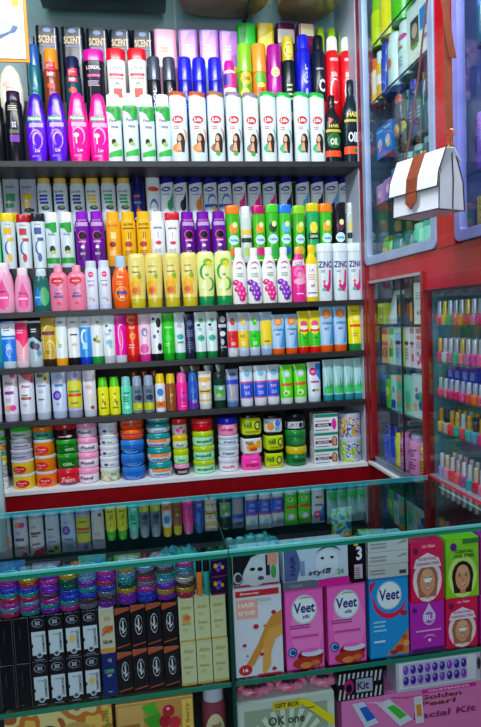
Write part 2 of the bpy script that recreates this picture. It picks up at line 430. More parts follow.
mb = MB(); mb.box(-.204, -.124, .1005, .204, .124, .13, mat('#30183c', .4)); mb.build('lid', pb_, bevel=.003)
br = slab('shelf_bracket', .392, 1.84, zt-.012, .402, 2.109, zt-.0005, mat('#333b48', .4)); tag(br, 'dark metal bracket under the glass shelf', 'bracket')

Wt, Pk = '#d6e6ec', '#f01888'
# ------------------------------------------------------------------ top shelf, front tier
lid_logo = [('e', -.1, .60, .62, .055, '#c8182c'), ('t', 'Life', -.1, .60, .8, .05, '#ffffff', .2), ('s', -.6, .47, .3, .52, 2, '#d05a64')]
def woman_fig(c):
    return [('e', -.15, .20, .62, .065, c), ('e', .12, .31, .46, .10, '#2b1a18'), ('p', [(-.2, .16), (.5, .13), (.62, .30), (-.3, .32)], '#2b1a18'), ('e', -.02, .335, .24, .045, '#d9a27c'), ('p', [(-.35, .17), (.2, .15), (.1, .28), (-.15, .28)], '#d9a27c'), ('arc', .25, .36, .5, .12, -40, 70, .14, c)]
row(Z1, YF, 'top shelf front', [
 ('shampoo_bottle', 'bottle', 'black shampoo bottle cut by the left edge', [-2], 17, 97, 'dark', '#0b0d16', '#15182a', [('s', -.5, .3, .5, .4, 3, '#8a93b0')]),
 ('shampoo_bottle', 'bottle', 'black shampoo bottle with purple band and silver print', [16.5], 17.5, 92, 'dark', '#0b0d18', '#2a1238', [('s', -.6, .72, .6, .80, 3, '#c9c6a0'), ('r', -.55, .28, .55, .38, '#6a1a9c'), ('t', 'SS', 0, .52, .5, .08, '#cfd6e8'), ('r', -.55, .40, .55, .45, '#4a5a4a')]),
 ('shampoo_bottle', 'bottle', 'round-shouldered violet shampoo bottle', [38, 58.5], 21.5, 93.5, 'bulge', '#5a0fd0', '#3a0aa8', [('r', -.75, .59, .6, .66, '#1d8a4c'), ('t', 'Palmolive', -.05, .625, 1.2, .04, '#e8ffe8', .2), ('r', -.6, .50, .75, .56, '#b9a0e8'), ('arc', 0, .32, .6, .14, -100, 170, .10, '#c08cf0'), ('arc', .1, .33, .35, .09, 20, 250, .16, '#d8a8ff'), ('t', 'Lw', .1, .17, .5, .05, '#e0c8ff', .2), ('s', -.5, .08, .5, .11, 2, '#b090f0')], .62),
 ('shampoo_bottle', 'bottle', 'round-shouldered hot pink shampoo bottle', [80, 100.5], 22.5, 93.5, 'bulge', '#ff0f93', '#f0108a', [('r', -.75, .59, .6, .66, '#1d8a4c'), ('t', 'Palmolive', -.05, .625, 1.2, .04, '#e8ffe8', .2), ('r', -.6, .50, .75, .56, '#d8a0e0'), ('arc', 0, .36, .55, .13, -60, 170, .12, '#ff9ad8'), ('e', -.2, .38, .25, .03, '#d8f0c0'), ('r', -.26, .26, -.16, .38, '#d8f0c0'), ('t', 'Lw', .1, .17, .5, .05, '#ffd0ec', .2), ('s', -.5, .08, .5, .11, 2, '#ffa8dc')], .62),
 ('shampoo_bottle', 'bottle', 'slim white herbal shampoo bottle with green leaf panel', [115.5, 132, 148.5, 164.5], 16, 95, 'straight', Wt, '#f2f6fa', [('p', [(-.95, .82), (.95, .82), (.95, .62), (.3, .60), (-.2, .70), (-.95, .76)], '#18a035'), ('e', -.1, .75, .35, .035, '#0f7a2c'), ('t', 'Pure', -.1, .61, .9, .05, '#6a4a9a', .3), ('t', 'Herbs', .1, .52, .9, .045, '#5a6a7a', .3), ('e', -.1, .30, .3, .045, '#2a2a1a'), ('e', .1, .26, .35, .03, '#9ab84a'), ('p', [(-.8, .14), (.9, .2), (.9, .10), (-.8, .08)], '#28b040')]),
 ('shampoo_bottle', 'bottle', 'white shampoo bottle with orange slanted cap', [180, 199], 18.3, 94, 'slant', Wt, '#b8501c', lid_logo+woman_fig('#f08a30')),
 ('shampoo_bottle', 'bottle', 'white shampoo bottle with brown slanted cap', [217], 17.5, 94, 'slant', Wt, '#a06a40', lid_logo+woman_fig('#8a5a3a')+[('e', .0, .12, .3, .03, '#4aa040')]),
 ('shampoo_bottle', 'bottle', 'white shampoo bottle with grey slanted cap', [235, 252], 16.7, 94, 'slant', Wt, '#8a7890', lid_logo+woman_fig('#7a6a60')+[('e', .0, .12, .3, .03, '#4aa040')]),
 ('shampoo_bottle', 'bottle', 'white shampoo bottle with green slanted cap', [269, 285, 302, 317.5], 16.2, 94, 'slant', Wt, '#18b040', lid_logo+woman_fig('#28a86a')),
 ('hair_oil_bottle', 'bottle', 'shorter dark hair oil bottle with green label and orange band', [332.5], 17, 96, 'oil', '#0f1d22', '#10151c', [('e', 0, .32, .8, .12, '#1c6a2c'), ('t', 'OIL', 0, .30, 1.0, .10, '#e8f0e8'), ('r', -.95, .08, .95, .17, '#f0501c'), ('t', 'HAIR', 0, .53, 1.2, .05, '#d8d060'), ('r', -.9, .44, .9, .48, '#c8b838'), ('p', [(-.6, .55), (.0, .62), (-.6, .66)], '#d02a2a')]),
 ('hair_oil_bottle', 'bottle', 'taller dark hair oil bottle with white letters and orange band', [351.5], 18, 80, 'oil', '#0f2430', '#10202c', [('t', 'OIL', 0, .30, 1.2, .12, '#f0f4f4'), ('r', -.95, .1, .95, .19, '#f0501c'), ('t', 'HAIR', 0, .57, 1.3, .06, '#e0dc50'), ('r', -.9, .48, .9, .51, '#c8b838'), ('e', .3, .14, .3, .025, '#20803a')]),
])
redlab = [('r', -.55, .62, .6, .82, '#e0183c'), ('t', 'Neo', 0, .76, .8, .07, '#ffd8e0'), ('t', 'hair', 0, .66, .8, .06, '#ffd8e0'), ('e', 0, .5, .5, .04, '#e04030'), ('r', -.2, .34, .6, .42, '#f03868')]
fw_can = [('t', 'W', 0, .42, .9, .12, '#8aa0ff', .2), ('s', -.5, .26, .5, .34, 2, '#7088f0')]
row(M1, YM, 'top shelf middle tier', [
 ('lotion_bottle', 'bottle', 'big white oval bottle with red script', [13], 26, 66, 'paddle', '#e4dccc', '#d8d0c8', [('t', 'Do', 0, .62, .6, .07, '#b03048', .2), ('t', 'Love', .1, .54, .8, .06, '#b03048', .2), ('e', -.1, .66, .5, .05, '#e8b8a8')], .5),
 ('body_spray', 'bottle', 'teal spray bottle with blue cap', [37], 13, 46, 'mist', '#0f6878', '#1a5aa8', [('s', -.5, .3, .5, .5, 3, '#38a0a8')]),
 ('hair_serum_bottle', 'bottle', 'amber hair oil bottle with orange cap and red label', [54], 17, 51, 'mist', '#7a3a18', '#f09018', redlab),
 ('hair_serum_bottle', 'bottle', 'dark teal hair oil bottle with navy cap and red label', [75], 17, 58, 'mist', '#16404e', '#101c48', redlab),
 ('shampoo_bottle', 'bottle', 'black shampoo bottle with magenta top band', [96.5], 21, 52, 'flip', '#10101c', '#d8109a', [('t', 'LOREAL', 0, .76, 1.4, .05, '#d8c8d8'), ('r', -.6, .64, .6, .67, '#f02aa0'), ('s', -.6, .52, .6, .6, 3, '#b8a8c0')]),
 ('shampoo_bottle', 'bottle', 'white shampoo bottle with red top and red handbag print', [118.5, 139.5], 19.5, 51, 'flip', '#eef0f0', '#e01428', [('t', 'LOREAL', 0, .75, 1.3, .05, '#6a6a70'), ('r', -.75, .64, .75, .675, '#e03040'), ('t', 'TOTAL REPAIR', 0, .61, 1.4, .03, '#e03040'), ('r', -.4, .36, .5, .48, '#c83018'), ('arc', .05, .48, .3, .07, 0, 180, .14, '#2a7a3a')]),
 ('deodorant_can', 'can', 'black deodorant can with upright white lettering', [156, 171], 13.5, 58, 'can', '#10141e', '#3a4456', [('tv', 'COOL', 0, .34, .5, .42, '#e8ecf4')]),
 ('deodorant_can', 'can', 'royal blue deodorant can with silver emblem', [186.5, 201, 216.5], 14.2, 59, 'can', '#1414b0', '#2020d8', fw_can),
 ('deodorant_can', 'can', 'white deodorant can with pink and violet top', [231], 14, 62, 'spray', '#f0f0f6', '#d818a0', [('r', -.97, .58, .97, .80, '#f02090'), ('r', -.97, .62, 0, .78, '#4828a0'), ('arc', -.1, .42, .5, .06, 180, 340, .15, '#303048')]),
 ('body_spray_can', 'can', 'lime green body spray can with fruit print', [246], 15, 46, 'can', '#6aa818', '#88c828', [('e', 0, .58, .8, .08, '#e0b828'), ('t', 'Aro', 0, .58, 1.0, .06, '#402810', .2), ('e', -.2, .4, .6, .06, '#f0d838'), ('e', .2, .2, .6, .08, '#c8d838')]),
 ('body_spray_can', 'can', 'orange body spray can with green leaf print', [260.5], 15, 46, 'can', '#f07818', '#f89830', [('e', 0, .58, .8, .08, '#58b030'), ('e', 0, .42, .5, .06, '#e03020'), ('e', -.1, .32, .8, .07, '#3a9a3a'), ('e', .1, .5, .5, .03, '#f8e050'), ('e', 0, .15, .8, .07, '#f0b030')]),
 ('body_spray_can', 'can', 'magenta body spray can with gold badge', [275.5], 15, 47, 'can', '#b0109a', '#a81090', [('e', 0, .66, .6, .06, '#e8d890'), ('t', 'so', .1, .2, .8, .06, '#f8c8f0', .2)]),
 ('perfume_bottle', 'bottle', 'dark green perfume bottle with round gold top', [289.5], 14, 38, 'mist', '#0a1e20', '#c8b428', [('e', 0, .85, .7, .09, '#e8d850'), ('arc', 0, .85, .45, .06, 0, 330, .15, '#7a6a10'), ('s', -.4, .3, .4, .5, 4, '#c0c898'), ('e', 0, .12, .9, .05, '#e0a020')]),
 ('deodorant_can', 'can', 'tall blue body spray can with slanted silver lettering', [304.5], 15.5, 36, 'spray', '#1018c0', '#1a22d8', [('tv', 'Blue for', 0, .40, .5, .55, '#b8c4ff')]),
 ('deodorant_can', 'can', 'tall navy body spray can with red base', [319.5], 15, 37, 'spray', '#14182a', '#10141e', [('r', -.98, .02, .98, .28, '#c81830'), ('t', 'C', .2, .45, .8, .14, '#e8eaf0'), ('s', -.5, .62, .5, .66, 1, '#98a0b0')]),
 ('hair_spray_can', 'can', 'tall red hair spray can with white cap', [333.5, 348], 15, 38, 'spray', '#d80f20', '#e6ece8', [('t', 'VIRGIN', 0, .74, 1.1, .035, '#ffd8d8'), ('t', 'Silk', 0, .58, .9, .05, '#ffd0d0', .2), ('arc', .1, .40, .6, .13, 60, 300, .12, '#f8e8e8')]),
])
scent = [('e', 0, .94, .35, .03, '#6a7aa8'), ('t', 'SCENT', 0, .82, 1.5, .10, '#c8a878'), ('s', -.6, .73, .6, .76, 1, '#5a6aa0'), ('r', .62, .5, .70, .97, '#a8b0d0')]
row(B1, YB, 'top shelf back tier', [
 ('perfume_box', 'box', 'tall dark navy perfume carton', [33], 10, 38, 'tuck', '#0c1226', None, []),
 ('perfume_tin', 'box', 'rounded black and navy perfume pack with gold lettering', [51, 76.5, 100.5, 123, 145], 23.5, 30.5, 'tuck', '#0d1020', None, scent),
 ('perfume_box', 'box', 'pale pink rounded perfume pack', [167], 23, 33, 'tuck', '#e8a0b8', None, [('r', -.96, .0, .96, .5, '#d888a8'), ('e', .1, .42, .4, .1, '#e8d878'), ('s', -.5, 0.700, .5, 0.780, 2, '#c08830')]),
 ('perfume_box', 'box', 'lilac perfume pack with blue waves', [190, 210.5, 229.5], 19.5, 33, 'tuck', '#b878d0', None, [('p', [(-.96, .45), (.0, .62), (.96, .4), (.96, .0), (-.96, 0)], '#a8c8f0'), ('e', .6, .45, .32, .08, '#f0d028'), ('p', [(-.96, .98), (.2, .98), (-.96, .66)], '#d8a0e0'), ('s', -.5, 0.740, .5, 0.820, 2, '#f0e0ff')]),
 ('perfume_box', 'box', 'bright green perfume pack', [247.5], 18.5, 27, 'tuck', '#18b828', None, [('p', [(-.96, .98), (0, .98), (-.6, .5), (-.96, .5)], '#0c7818'), ('s', -.5, 0.660, .5, 0.740, 2, '#c8f8a0')]),
 ('perfume_box', 'box', 'gold yellow perfume pack', [266.5], 17, 26, 'tuck', '#c8a818', None, [('p', [(-.96, .8), (.96, .92), (.96, .7), (-.96, .6)], '#e8d038'), ('e', -.3, .45, .4, .1, '#50a028')]),
 ('perfume_box', 'box', 'maroon perfume pack with grey band', [286], 19, 26, 'tuck', '#4a1038', None, [('r', -.9, .76, .9, .92, '#b8a8a0'), ('e', .3, .55, .4, .12, '#a01868')]),
 ('perfume_box', 'box', 'maroon perfume pack with cream lid band', [306.5], 17, 26, 'tuck', '#781058', None, [('r', -.96, .84, .96, .98, '#d8c898'), ('s', -.5, 0.580, .5, 0.660, 2, '#f0c870')]),
 ('body_spray', 'bottle', 'lime-capped spray bottle standing behind the red cans', [322, 333, 344], 9.5, 29, 'mist', '#c8dc50', '#a8d818', []),
])

# ------------------------------------------------------------------ second shelf
def hs(c1, c2, v=0):
    base = [('e', -.2, .73, .6, .045, '#1c3a98'), ('t', 'h&s', -.2, .73, .7, .04, '#ffffff'), ('s', -.7, .63, .4, .66, 1, '#5a78c0')]
    return base+([('e', .3, .44, .42, .10, c1), ('p', [(-.1, .42), (.75, .68), (.7, .4)], c1)] if v else [('arc', .15, .50, .6, .12, 20, 200, .2, c1), ('r', -.9, .40, .9, .46, c2)])
def sunsilk(c): return [('t', 'sunsilk', -.1, .71, 1.3, .045, '#6a7a90', .2), ('r', -.6, .61, .5, .655, c), ('r', -.65, .55, .45, .595, c), ('r', -.55, .49, .55, .535, c), ('e', .1, .42, .55, .045, '#2a4a6a'), ('e', .25, .44, .3, .03, '#78b048')]
row(B2, YB, 'second shelf back tier', [
 ('shampoo_bottle', 'bottle', 'white bottle with pale green side at the left edge', [-2], 13, 172, 'slantcap', '#d8e8e8', '#d0e8e0', [('e', 0, .4, .6, .2, '#8ac8a8')]),
 ('cream_tube', 'tube', 'tall grey-blue tube with yellow foot and green lettering', [13], 17, 168, 'tube', '#a8b4c4', '#e8c818', [('r', -.6, .48, .5, .60, '#188a5a'), ('r', -.7, .38, .3, .45, '#188a5a'), ('t', 'sun', -.1, .70, 1.1, .04, '#587088', .2), ('r', -.9, .16, .9, .30, '#f0d020')]),
 ('cream_tube', 'tube', 'tall grey-blue tube with yellow foot and yellow lettering', [30], 18, 168, 'tube', '#a8b4c4', '#e8c818', [('r', -.6, .5, .5, .60, '#d8b818'), ('r', -.7, .4, .3, .46, '#d8b818'), ('t', 'sun', -.1, .70, 1.1, .04, '#587088', .2), ('e', .1, .34, .6, .04, '#303a30'), ('r', -.9, .16, .9, .28, '#f0d020')]),
 ('shampoo_bottle', 'bottle', 'white shampoo bottle with yellow cap and blue panels', [46.5, 62.5], 15, 176, 'straight', Wt, '#e0c058', sunsilk('#2030b0')),
 ('shampoo_bottle', 'bottle', 'white shampoo bottle with yellow cap and navy panels', [79], 15, 176, 'straight', Wt, '#e0b848', sunsilk('#2a3a78')),
 ('shampoo_bottle', 'bottle', 'white shampoo bottle with yellow cap and golden panels', [94.5], 15, 176, 'straight', Wt, '#e8c040', sunsilk('#d8c020')),
 ('shampoo_bottle', 'bottle', 'white shampoo bottle with yellow cap and green panels', [110, 125.5], 15, 176, 'straight', Wt, '#e0b848', sunsilk('#18a078')),
 ('shampoo_bottle', 'bottle', 'navy shampoo bottle with red fruit print', [139.5], 14, 178, 'straight', '#101a68', '#101858', [('t', 'HS', -.1, .64, .9, .05, '#e05838'), ('r', -.6, .5, .5, .54, '#5a70c8'), ('e', .1, .32, .45, .08, '#d03818'), ('e', 0, .22, .6, .04, '#e8a890')]),
 ('shampoo_bottle', 'bottle', 'white shampoo bottle with red oval and blue swirl', [154.5], 15, 176, 'slant', Wt, '#d8dde6', [('e', 0, .74, .75, .045, '#e03828'), ('arc', 0, .4, .5, .14, -40, 200, .2, '#2868b0'), ('e', .1, .3, .35, .06, '#183050')]),
 ('shampoo_bottle', 'bottle', 'white navy-capped shampoo bottle with green splash', [168.5], 14.8, 175, 'navycap', Wt, '#1a2090', hs('#28a060', '', 1)),
 ('shampoo_bottle', 'bottle', 'white navy-capped shampoo bottle with black swoosh', [182, 286.5, 318], 14.8, 175, 'navycap', Wt, '#141c88', hs('#202838', '', 1)),
 ('shampoo_bottle', 'bottle', 'white navy-capped shampoo bottle with orange fruit', [197], 14.8, 175, 'navycap', Wt, '#1a2090', hs('#f09018', '', 1)),
 ('shampoo_bottle', 'bottle', 'white navy-capped shampoo bottle with blue-yellow print', [211.5, 226], 14.8, 175, 'navycap', Wt, '#1a2090', hs('#2080c8', '#2858b8')+[('e', .4, .38, .3, .05, '#e8c828')]),
 ('shampoo_bottle', 'bottle', 'white navy-capped shampoo bottle with pink swoosh', [240.5, 255.5, 270.5], 14.8, 175, 'navycap', Wt, '#141c88', hs('#f02898', '', 1)),
 ('shampoo_bottle', 'bottle', 'white navy-capped shampoo bottle with light blue wave', [303.5, 332, 345.5], 14.6, 175, 'navycap', Wt, '#141c88', hs('#58b0f0', '', 1)),
])
dove = lambda c, lc: [('t', 'Dove', 0, .80, .8, .035, lc, .2), ('r', -.5, .62, .5, .74, c), ('r', -.1, .50, .7, .56, c), ('arc', .1, .38, .5, .12, 100, 290, .2, '#2848a8'), ('e', .1, .2, .3, .08, c)]
purp = [('t', 'ELVIVE', 0, .84, 1.2, .035, '#e870b0'), ('r', -.75, .73, .8, .80, '#c0a0d8'), ('e', .05, .56, .55, .07, '#180820'), ('arc', .05, .56, .6, .08, 0, 330, .1, '#e05898'), ('r', -.5, .44, .5, .47, '#e8a0c8'), ('e', 0, .36, .25, .025, '#ffffff'), ('r', -.55, .16, .6, .31, '#3a0a58'), ('t', 'BIO', 0, .24, .7, .05, '#d8a8f0')]
gold = [('t', 'ELVIVE', 0, .76, 1.2, .04, '#6a4a10'), ('r', -.7, .68, .7, .70, '#5a3a10'), ('r', -.1, .5, .0, .62, '#5a3a10'), ('r', .2, .5, .28, .62, '#5a3a10'), ('e', -.1, .40, .5, .05, '#a82820'), ('s', -.6, .2, .6, .3, 3, '#8a5a10')]
heart = [('t', 'elvive', 0, .70, 1.1, .045, '#3a3a48'), ('r', -.05, .5, .03, .62, '#d03048'), ('e', .0, .42, .4, .035, '#d81838'), ('s', -.5, .24, .5, .32, 3, '#a0a0b0')]
def vat(c, f): return [('e', 0, .60, .6, .09, f), ('e', .2, .66, .35, .05, '#e8f0a0'), ('e', 0, .40, .72, .085, '#c8f0f8'), ('t', 'Vatika', 0, .40, 1.2, .05, '#1868a8'), ('e', 0, .2, .65, .08, c), ('s', -.5, .03, .5, .08, 1, '#f0f8e0')]
row(M2, YM, 'second shelf middle tier', [
 ('shampoo_bottle', 'bottle', 'bright green bottle at the left edge', [-3], 12, 222, 'flip', '#58e098', '#30c868', []),
 ('shampoo_bottle', 'bottle', 'white shampoo bottle with bright yellow cap', [10.5], 15, 214, 'flip', Wt, '#f0d418', dove('#e8b818', '#98a0b0')),
 ('shampoo_bottle', 'bottle', 'white shampoo bottle with crimson cap', [26], 15, 215, 'flip', Wt, '#b80c24', dove('#c83040', '#98a0b0')),
 ('shampoo_bottle', 'bottle', 'white shampoo bottle with black cap and blue print', [40.5], 14.5, 214, 'flip', Wt, '#20202c', dove('#3858a0', '#98a0b0')),
 ('shampoo_bottle', 'bottle', 'white herbal shampoo bottle with green leaf corner', [54.5, 69], 14.5, 213, 'straight', Wt, '#f2f6fa', [('p', [(-.95, .80), (.7, .82), (.7, .64), (.1, .62), (-.3, .7), (-.95, .72)], '#18a035'), ('t', 'Pure', 0, .60, .9, .045, '#6a4a9a', .3), ('e', 0, .33, .4, .07, '#2a3018'), ('e', .1, .28, .4, .03, '#b8d050'), ('r', -.95, .08, .9, .18, '#18a035')]),
 ('shampoo_bottle', 'bottle', 'deep purple shampoo bottle beside the herbal bottles', [84.5, 99], 15, 212, 'straight', '#7010a0', '#8a18c0', purp),
 ('shampoo_bottle', 'bottle', 'orange-yellow shampoo bottle with red mark', [115], 15.5, 212, 'straight', '#f0a018', '#f8b020', [('t', 'ELVIVE', 0, .74, 1.2, .04, '#b85a10'), ('r', -.3, .5, .4, .62, '#f8d880'), ('e', -.1, .4, .45, .05, '#8a1028'), ('s', -.5, .2, .5, .3, 3, '#f8e0a0')]),
 ('shampoo_bottle', 'bottle', 'golden yellow shampoo bottle with dark script', [130, 145.5], 15.5, 212, 'straight', '#e8b010', '#e8b818', gold),
 ('shampoo_bottle', 'bottle', 'white shampoo bottle with small red heart', [159], 15, 212, 'straight', '#e4eaf0', '#eef2f6', heart),
 ('shampoo_bottle', 'bottle', 'white shampoo bottle with red cap and heart', [174], 15.2, 213, 'flip', '#e8ecf2', '#d01830', heart),
 ('shampoo_bottle', 'bottle', 'deep purple shampoo bottle right of the red cap', [189, 204.5, 220], 14.8, 212, 'straight', '#6a0c98', '#7a10b0', purp),
 ('shampoo_bottle', 'bottle', 'green shampoo bottle with orange cap and carrot print', [234], 14.5, 206, 'flip', '#40b818', '#f08018', vat('#e86818', '#f09030')),
 ('hair_oil_bottle', 'bottle', 'clear pale bottle with yellow flower band', [246.8], 11.5, 207, 'straight', '#c8d8d0', '#e0e8e8', [('r', -.9, .5, .9, .58, '#e8c830'), ('r', -.9, .36, .9, .44, '#283828'), ('e', 0, .2, .5, .08, '#a8c850')]),
 ('shampoo_bottle', 'bottle', 'green shampoo bottle with magenta cap', [260], 13.8, 206, 'flip', '#48b820', '#b80c68', vat('#d01878', '#e8a020')),
 ('shampoo_bottle', 'bottle', 'bright green shampoo bottle with dark olive fruit', [273], 13.5, 205, 'flip', '#38b828', '#48c830', vat('#20a838', '#284828')),
 ('shampoo_bottle', 'bottle', 'green shampoo bottle with blue cap', [286], 13.5, 205, 'flip', '#40c030', '#2078f0', vat('#2060c0', '#58b8f8')),
 ('shampoo_bottle', 'bottle', 'green shampoo bottle with lime cap and yellow fruit', [300], 13, 206, 'flip', '#40b020', '#88d020', vat('#d8b020', '#c8c820')),
 ('shampoo_bottle', 'bottle', 'teal-green shampoo bottle with yellow cap and lemon', [313], 13, 204, 'flip', '#20a860', '#d8c810', [('e', 0, .58, .6, .1, '#f0e040'), ('r', -.85, .38, .85, .48, '#182a38'), ('t', 'LEMON', 0, .43, 1.2, .05, '#d8e8c0'), ('e', 0, .2, .5, .06, '#a8d838')]),
 ('shampoo_bottle', 'bottle', 'green shampoo bottle with orange cap near the right end', [326.5], 13.5, 204, 'flip', '#40b820', '#f08010', vat('#e85810', '#f0a830')),
 ('shampoo_bottle', 'bottle', 'black shampoo bottle with pink flowers', [340], 13, 203, 'flip', '#14101c', '#1a1420', vat('#8a2050', '#582048')),
 ('hair_oil_bottle', 'bottle', 'pale clear bottle with lemon band by the right panel', [352.5], 11.5, 203, 'straight', '#b8ccc4', '#d0dcd8', [('e', 0, .6, .7, .08, '#e8c840'), ('r', -.9, .38, .9, .48, '#203028'), ('e', 0, .22, .4, .09, '#b8d060')]),
])
jj = [('p', [(-.55, .32), (-.1, .62), (0, .66), (.15, .60), (.62, .35), (.5, .14), (0, .06), (-.5, .14)], '#f04898'), ('t', 'baby', 0, .42, .9, .06, '#501878', .2), ('r', -.5, .28, .5, .32, '#ffc8e0')]
def bath(c1, c2): return [('e', 0, .70, .5, .03, '#e8b838')] 
ylot = [('t', 'AVON', -.2, .76, .8, .03, '#8a7a20'), ('t', 'lait', -.1, .66, .9, .035, '#58701c', .2), ('e', -.1, .50, .55, .10, '#f0c818'), ('e', -.3, .42, .5, .09, '#f0b010'), ('r', -.75, .24, .3, .40, '#f0a010'), ('e', -.3, .32, .35, .06, '#d86010'), ('e', .2, .58, .25, .05, '#88b028')]
glot = [('e', .1, .80, .5, .07, '#78b818'), ('e', .25, .77, .3, .05, '#f0d828'), ('arc', -.1, .62, .55, .14, 80, 260, .22, '#20a058'), ('arc', .1, .40, .6, .12, -90, 80, .22, '#28a860'), ('s', -.2, .55, .4, .6, 2, '#486848'), ('r', -.6, .3, -.1, .4, '#e8f8c8')]
def grape(a, b): return [('arc', 0, .66, .55, .08, 20, 160, .2, '#c84890'), ('t', 'Lux', -.1, .64, .7, .04, '#804068', .2), ('s', -.5, .48, .5, .56, 3, '#90a890'), ('grapes', .0, .24, .8, .2, a, b)]
zinc = [('t', 'ZINC', -.1, .635, 1.7, .115, '#2a1a78'), ('p', [(.35, .52), (.6, .52), (.55, .26), (.3, .16), (-.2, .18), (-.45, .26), (-.35, .32), (.0, .26), (.25, .32)], '#d81878'), ('e', .48, .51, .16, .03, '#f03060'), ('e', -.3, .34, .18, .025, '#f06030'), ('e', -.35, .2, .25, .03, '#38b0a0'), ('s', -.7, .50, .1, .55, 2, '#7080b0')]
row(Z2, YF, 'second shelf front', [
 ('baby_lotion_bottle', 'bottle', 'large pale pink baby lotion bottle at the left edge', [5.5], 22, 263, 'baby', '#f0a8c8', '#f4d8e4', jj),
 ('baby_lotion_bottle', 'bottle', 'smaller pale pink baby lotion bottle with drop label', [25], 18.5, 268, 'baby', '#f0a0c4', '#f4d8e4', jj),
 ('baby_oil_bottle', 'bottle', 'clear blue-green baby oil bottle with white cap', [43.5], 18, 269, 'baby', '#1c6860', '#c0dce8', [('p', [(-.8, .3), (-.4, .62), (0, .35), (-.1, .14), (-.6, .14)], '#1880d8'), ('e', .35, .35, .5, .22, '#48b070'), ('t', 'baby', -.4, .33, .6, .05, '#e8f4ff')]),
 ('baby_wash_bottle', 'bottle', 'pink baby wash bottle with red heart label', [60.5, 78.5], 20, 265.5, 'shoulder', '#f080a0', '#f49ab4', [('e', -.25, .66, .42, .07, '#e01830'), ('e', .2, .66, .4, .07, '#e01830'), ('p', [(-.6, .64), (.58, .64), (0, .54)], '#e01830'), ('t', 'NEXTON', 0, .65, .8, .03, '#ffffff'), ('t', 'pure', 0, .48, .9, .07, '#b8a0e0'), ('t', 'baby', 0, .38, .7, .05, '#402888'), ('r', -.5, .29, .5, .34, '#6848a8'), ('e', 0, .17, .2, .03, '#d83048')]),
 ('lotion_bottle', 'bottle', 'slim white lotion bottle with pink circle', [93, 106], 13, 261, 'straight', '#dce4f4', '#d0d8e8', [('e', 0, .72, .42, .06, '#e81868'), ('r', -.3, .71, .3, .73, '#ffd0e0'), ('s', -.6, .58, .6, .62, 1, '#8090c0'), ('t', 'OX', 0, .50, .9, .05, '#d83088'), ('s', -.5, .22, .5, .26, 2, '#b0b8d0'), ('e', .3, .2, .12, .02, '#d83048'), ('r', -.95, .02, .95, .1, '#b8c0e0')]),
 ('sunscreen_bottle', 'bottle', 'curvy orange sunscreen bottle with white cap', [122.5], 20.5, 256, 'sun', '#f06010', '#a8c8e0', [('t', 'Sun', -.1, .60, .6, .05, '#ffe8c0'), ('s', -.5, .46, .4, .54, 2, '#f8b070'), ('arc', 0, .28, .62, .13, 0, 350, .08, '#f8c040'), ('r', -.55, .28, .5, .33, '#3848a0'), ('t', '35', .0, .22, .5, .05, '#ffffff')]),
 ('lotion_bottle', 'bottle', 'yellow upside-down lotion bottle with honey print', [138.5, 155.5, 173, 190.5], 18.5, 254, 'tottle', '#e8d878', '#c8b818', ylot),
 ('lotion_bottle', 'bottle', 'pale yellow lotion bottle with green cap and citrus swirl', [207, 224.5], 18.5, 252, 'tottle', '#e4ec98', '#089048', glot),
 ('body_wash_bottle', 'bottle', 'white body wash bottle with pink grapes', [240, 270], 15.5, 248, 'neck', '#ecf0ec', '#e8ece8', grape('#f02898', '#d81878')),
 ('body_wash_bottle', 'bottle', 'white body wash bottle with purple grapes', [255.2, 285], 15.5, 248, 'neck', '#ecf0ec', '#e8ece8', grape('#8828c8', '#6a18a8')),
 ('body_wash_bottle', 'bottle', 'pink rose body wash bottle with peach cap', [299.5], 14.5, 247, 'neck', '#f02898', '#f0b048', [('r', -.95, .66, .95, .76, '#e8d0e0'), ('t', 'LUX', 0, .70, 1.0, .07, '#585078'), ('e', -.1, .54, .7, .1, '#f870b0'), ('e', .2, .46, .6, .08, '#f890c0'), ('arc', 0, .5, .4, .07, 0, 300, .2, '#d01878'), ('e', 0, .37, .8, .06, '#f8a8d0'), ('s', -.5, .14, .5, .18, 1, '#ffd0e8')]),
 ('baby_lotion_bottle', 'bottle', 'yellow bottle with white label and yellow cap', [312.3], 13.5, 245, 'neck', '#e8d010', '#f0c808', [('r', -.95, .08, .6, .66, '#f0f0f4'), ('t', 'LA', -.2, .55, .7, .05, '#8878c0'), ('s', -.7, .38, .4, .5, 3, '#e0a060'), ('t', 'of', -.1, .28, .6, .06, '#604020'), ('r', -.8, .14, .5, .16, '#4040a0')]),
 ('shampoo_bottle', 'bottle', 'white shampoo bottle with indigo lettering and pink curl', [325.3, 340.8, 355.5], 15.6, 244, 'flip', '#d4e4ec', '#dfeef2', zinc),
])

# ------------------------------------------------------------------ third shelf: squeeze tubes
def flow(c, v=.3): return [('e', .1, v, .5, .07, c), ('e', -.3, v+.08, .3, .04, c)]
sunO = [('e', .0, .82, .62, .10, '#f07820'), ('e', .0, .82, .4, .06, '#f8a858'), ('p', [(-.85, .18), (.1, .18), (.88, .75), (.88, .18)], '#4a98d8'), ('p', [(-.85, .16), (-.3, .16), (.3, .5), (-.86, .75)], '#a8c8e8'), ('t', 'SUN BLOCK', 0, .62, 1.4, .05, '#283878'), ('t', '60', -.1, .50, .7, .06, '#2858a8')]
def fruit(c, c2, t): return [('e', 0, .80, .42, .09, c), ('e', .1, .82, .2, .04, c2), ('r', -.9, .20, .9, .58, c), ('t', t, -.2, .46, .7, .07, '#202020'), ('s', -.4, .26, .6, .34, 2, '#f0f0e0')]
neem = [('e', .1, .82, .4, .05, '#48a860'), ('e', -.3, .72, .3, .03, '#203038'), ('s', -.5, .6, .5, .68, 2, '#7098a0'), ('e', 0, .44, .6, .07, '#30b888'), ('r', -.5, .42, .6, .46, '#1888a0')]
W3 = 'third shelf'
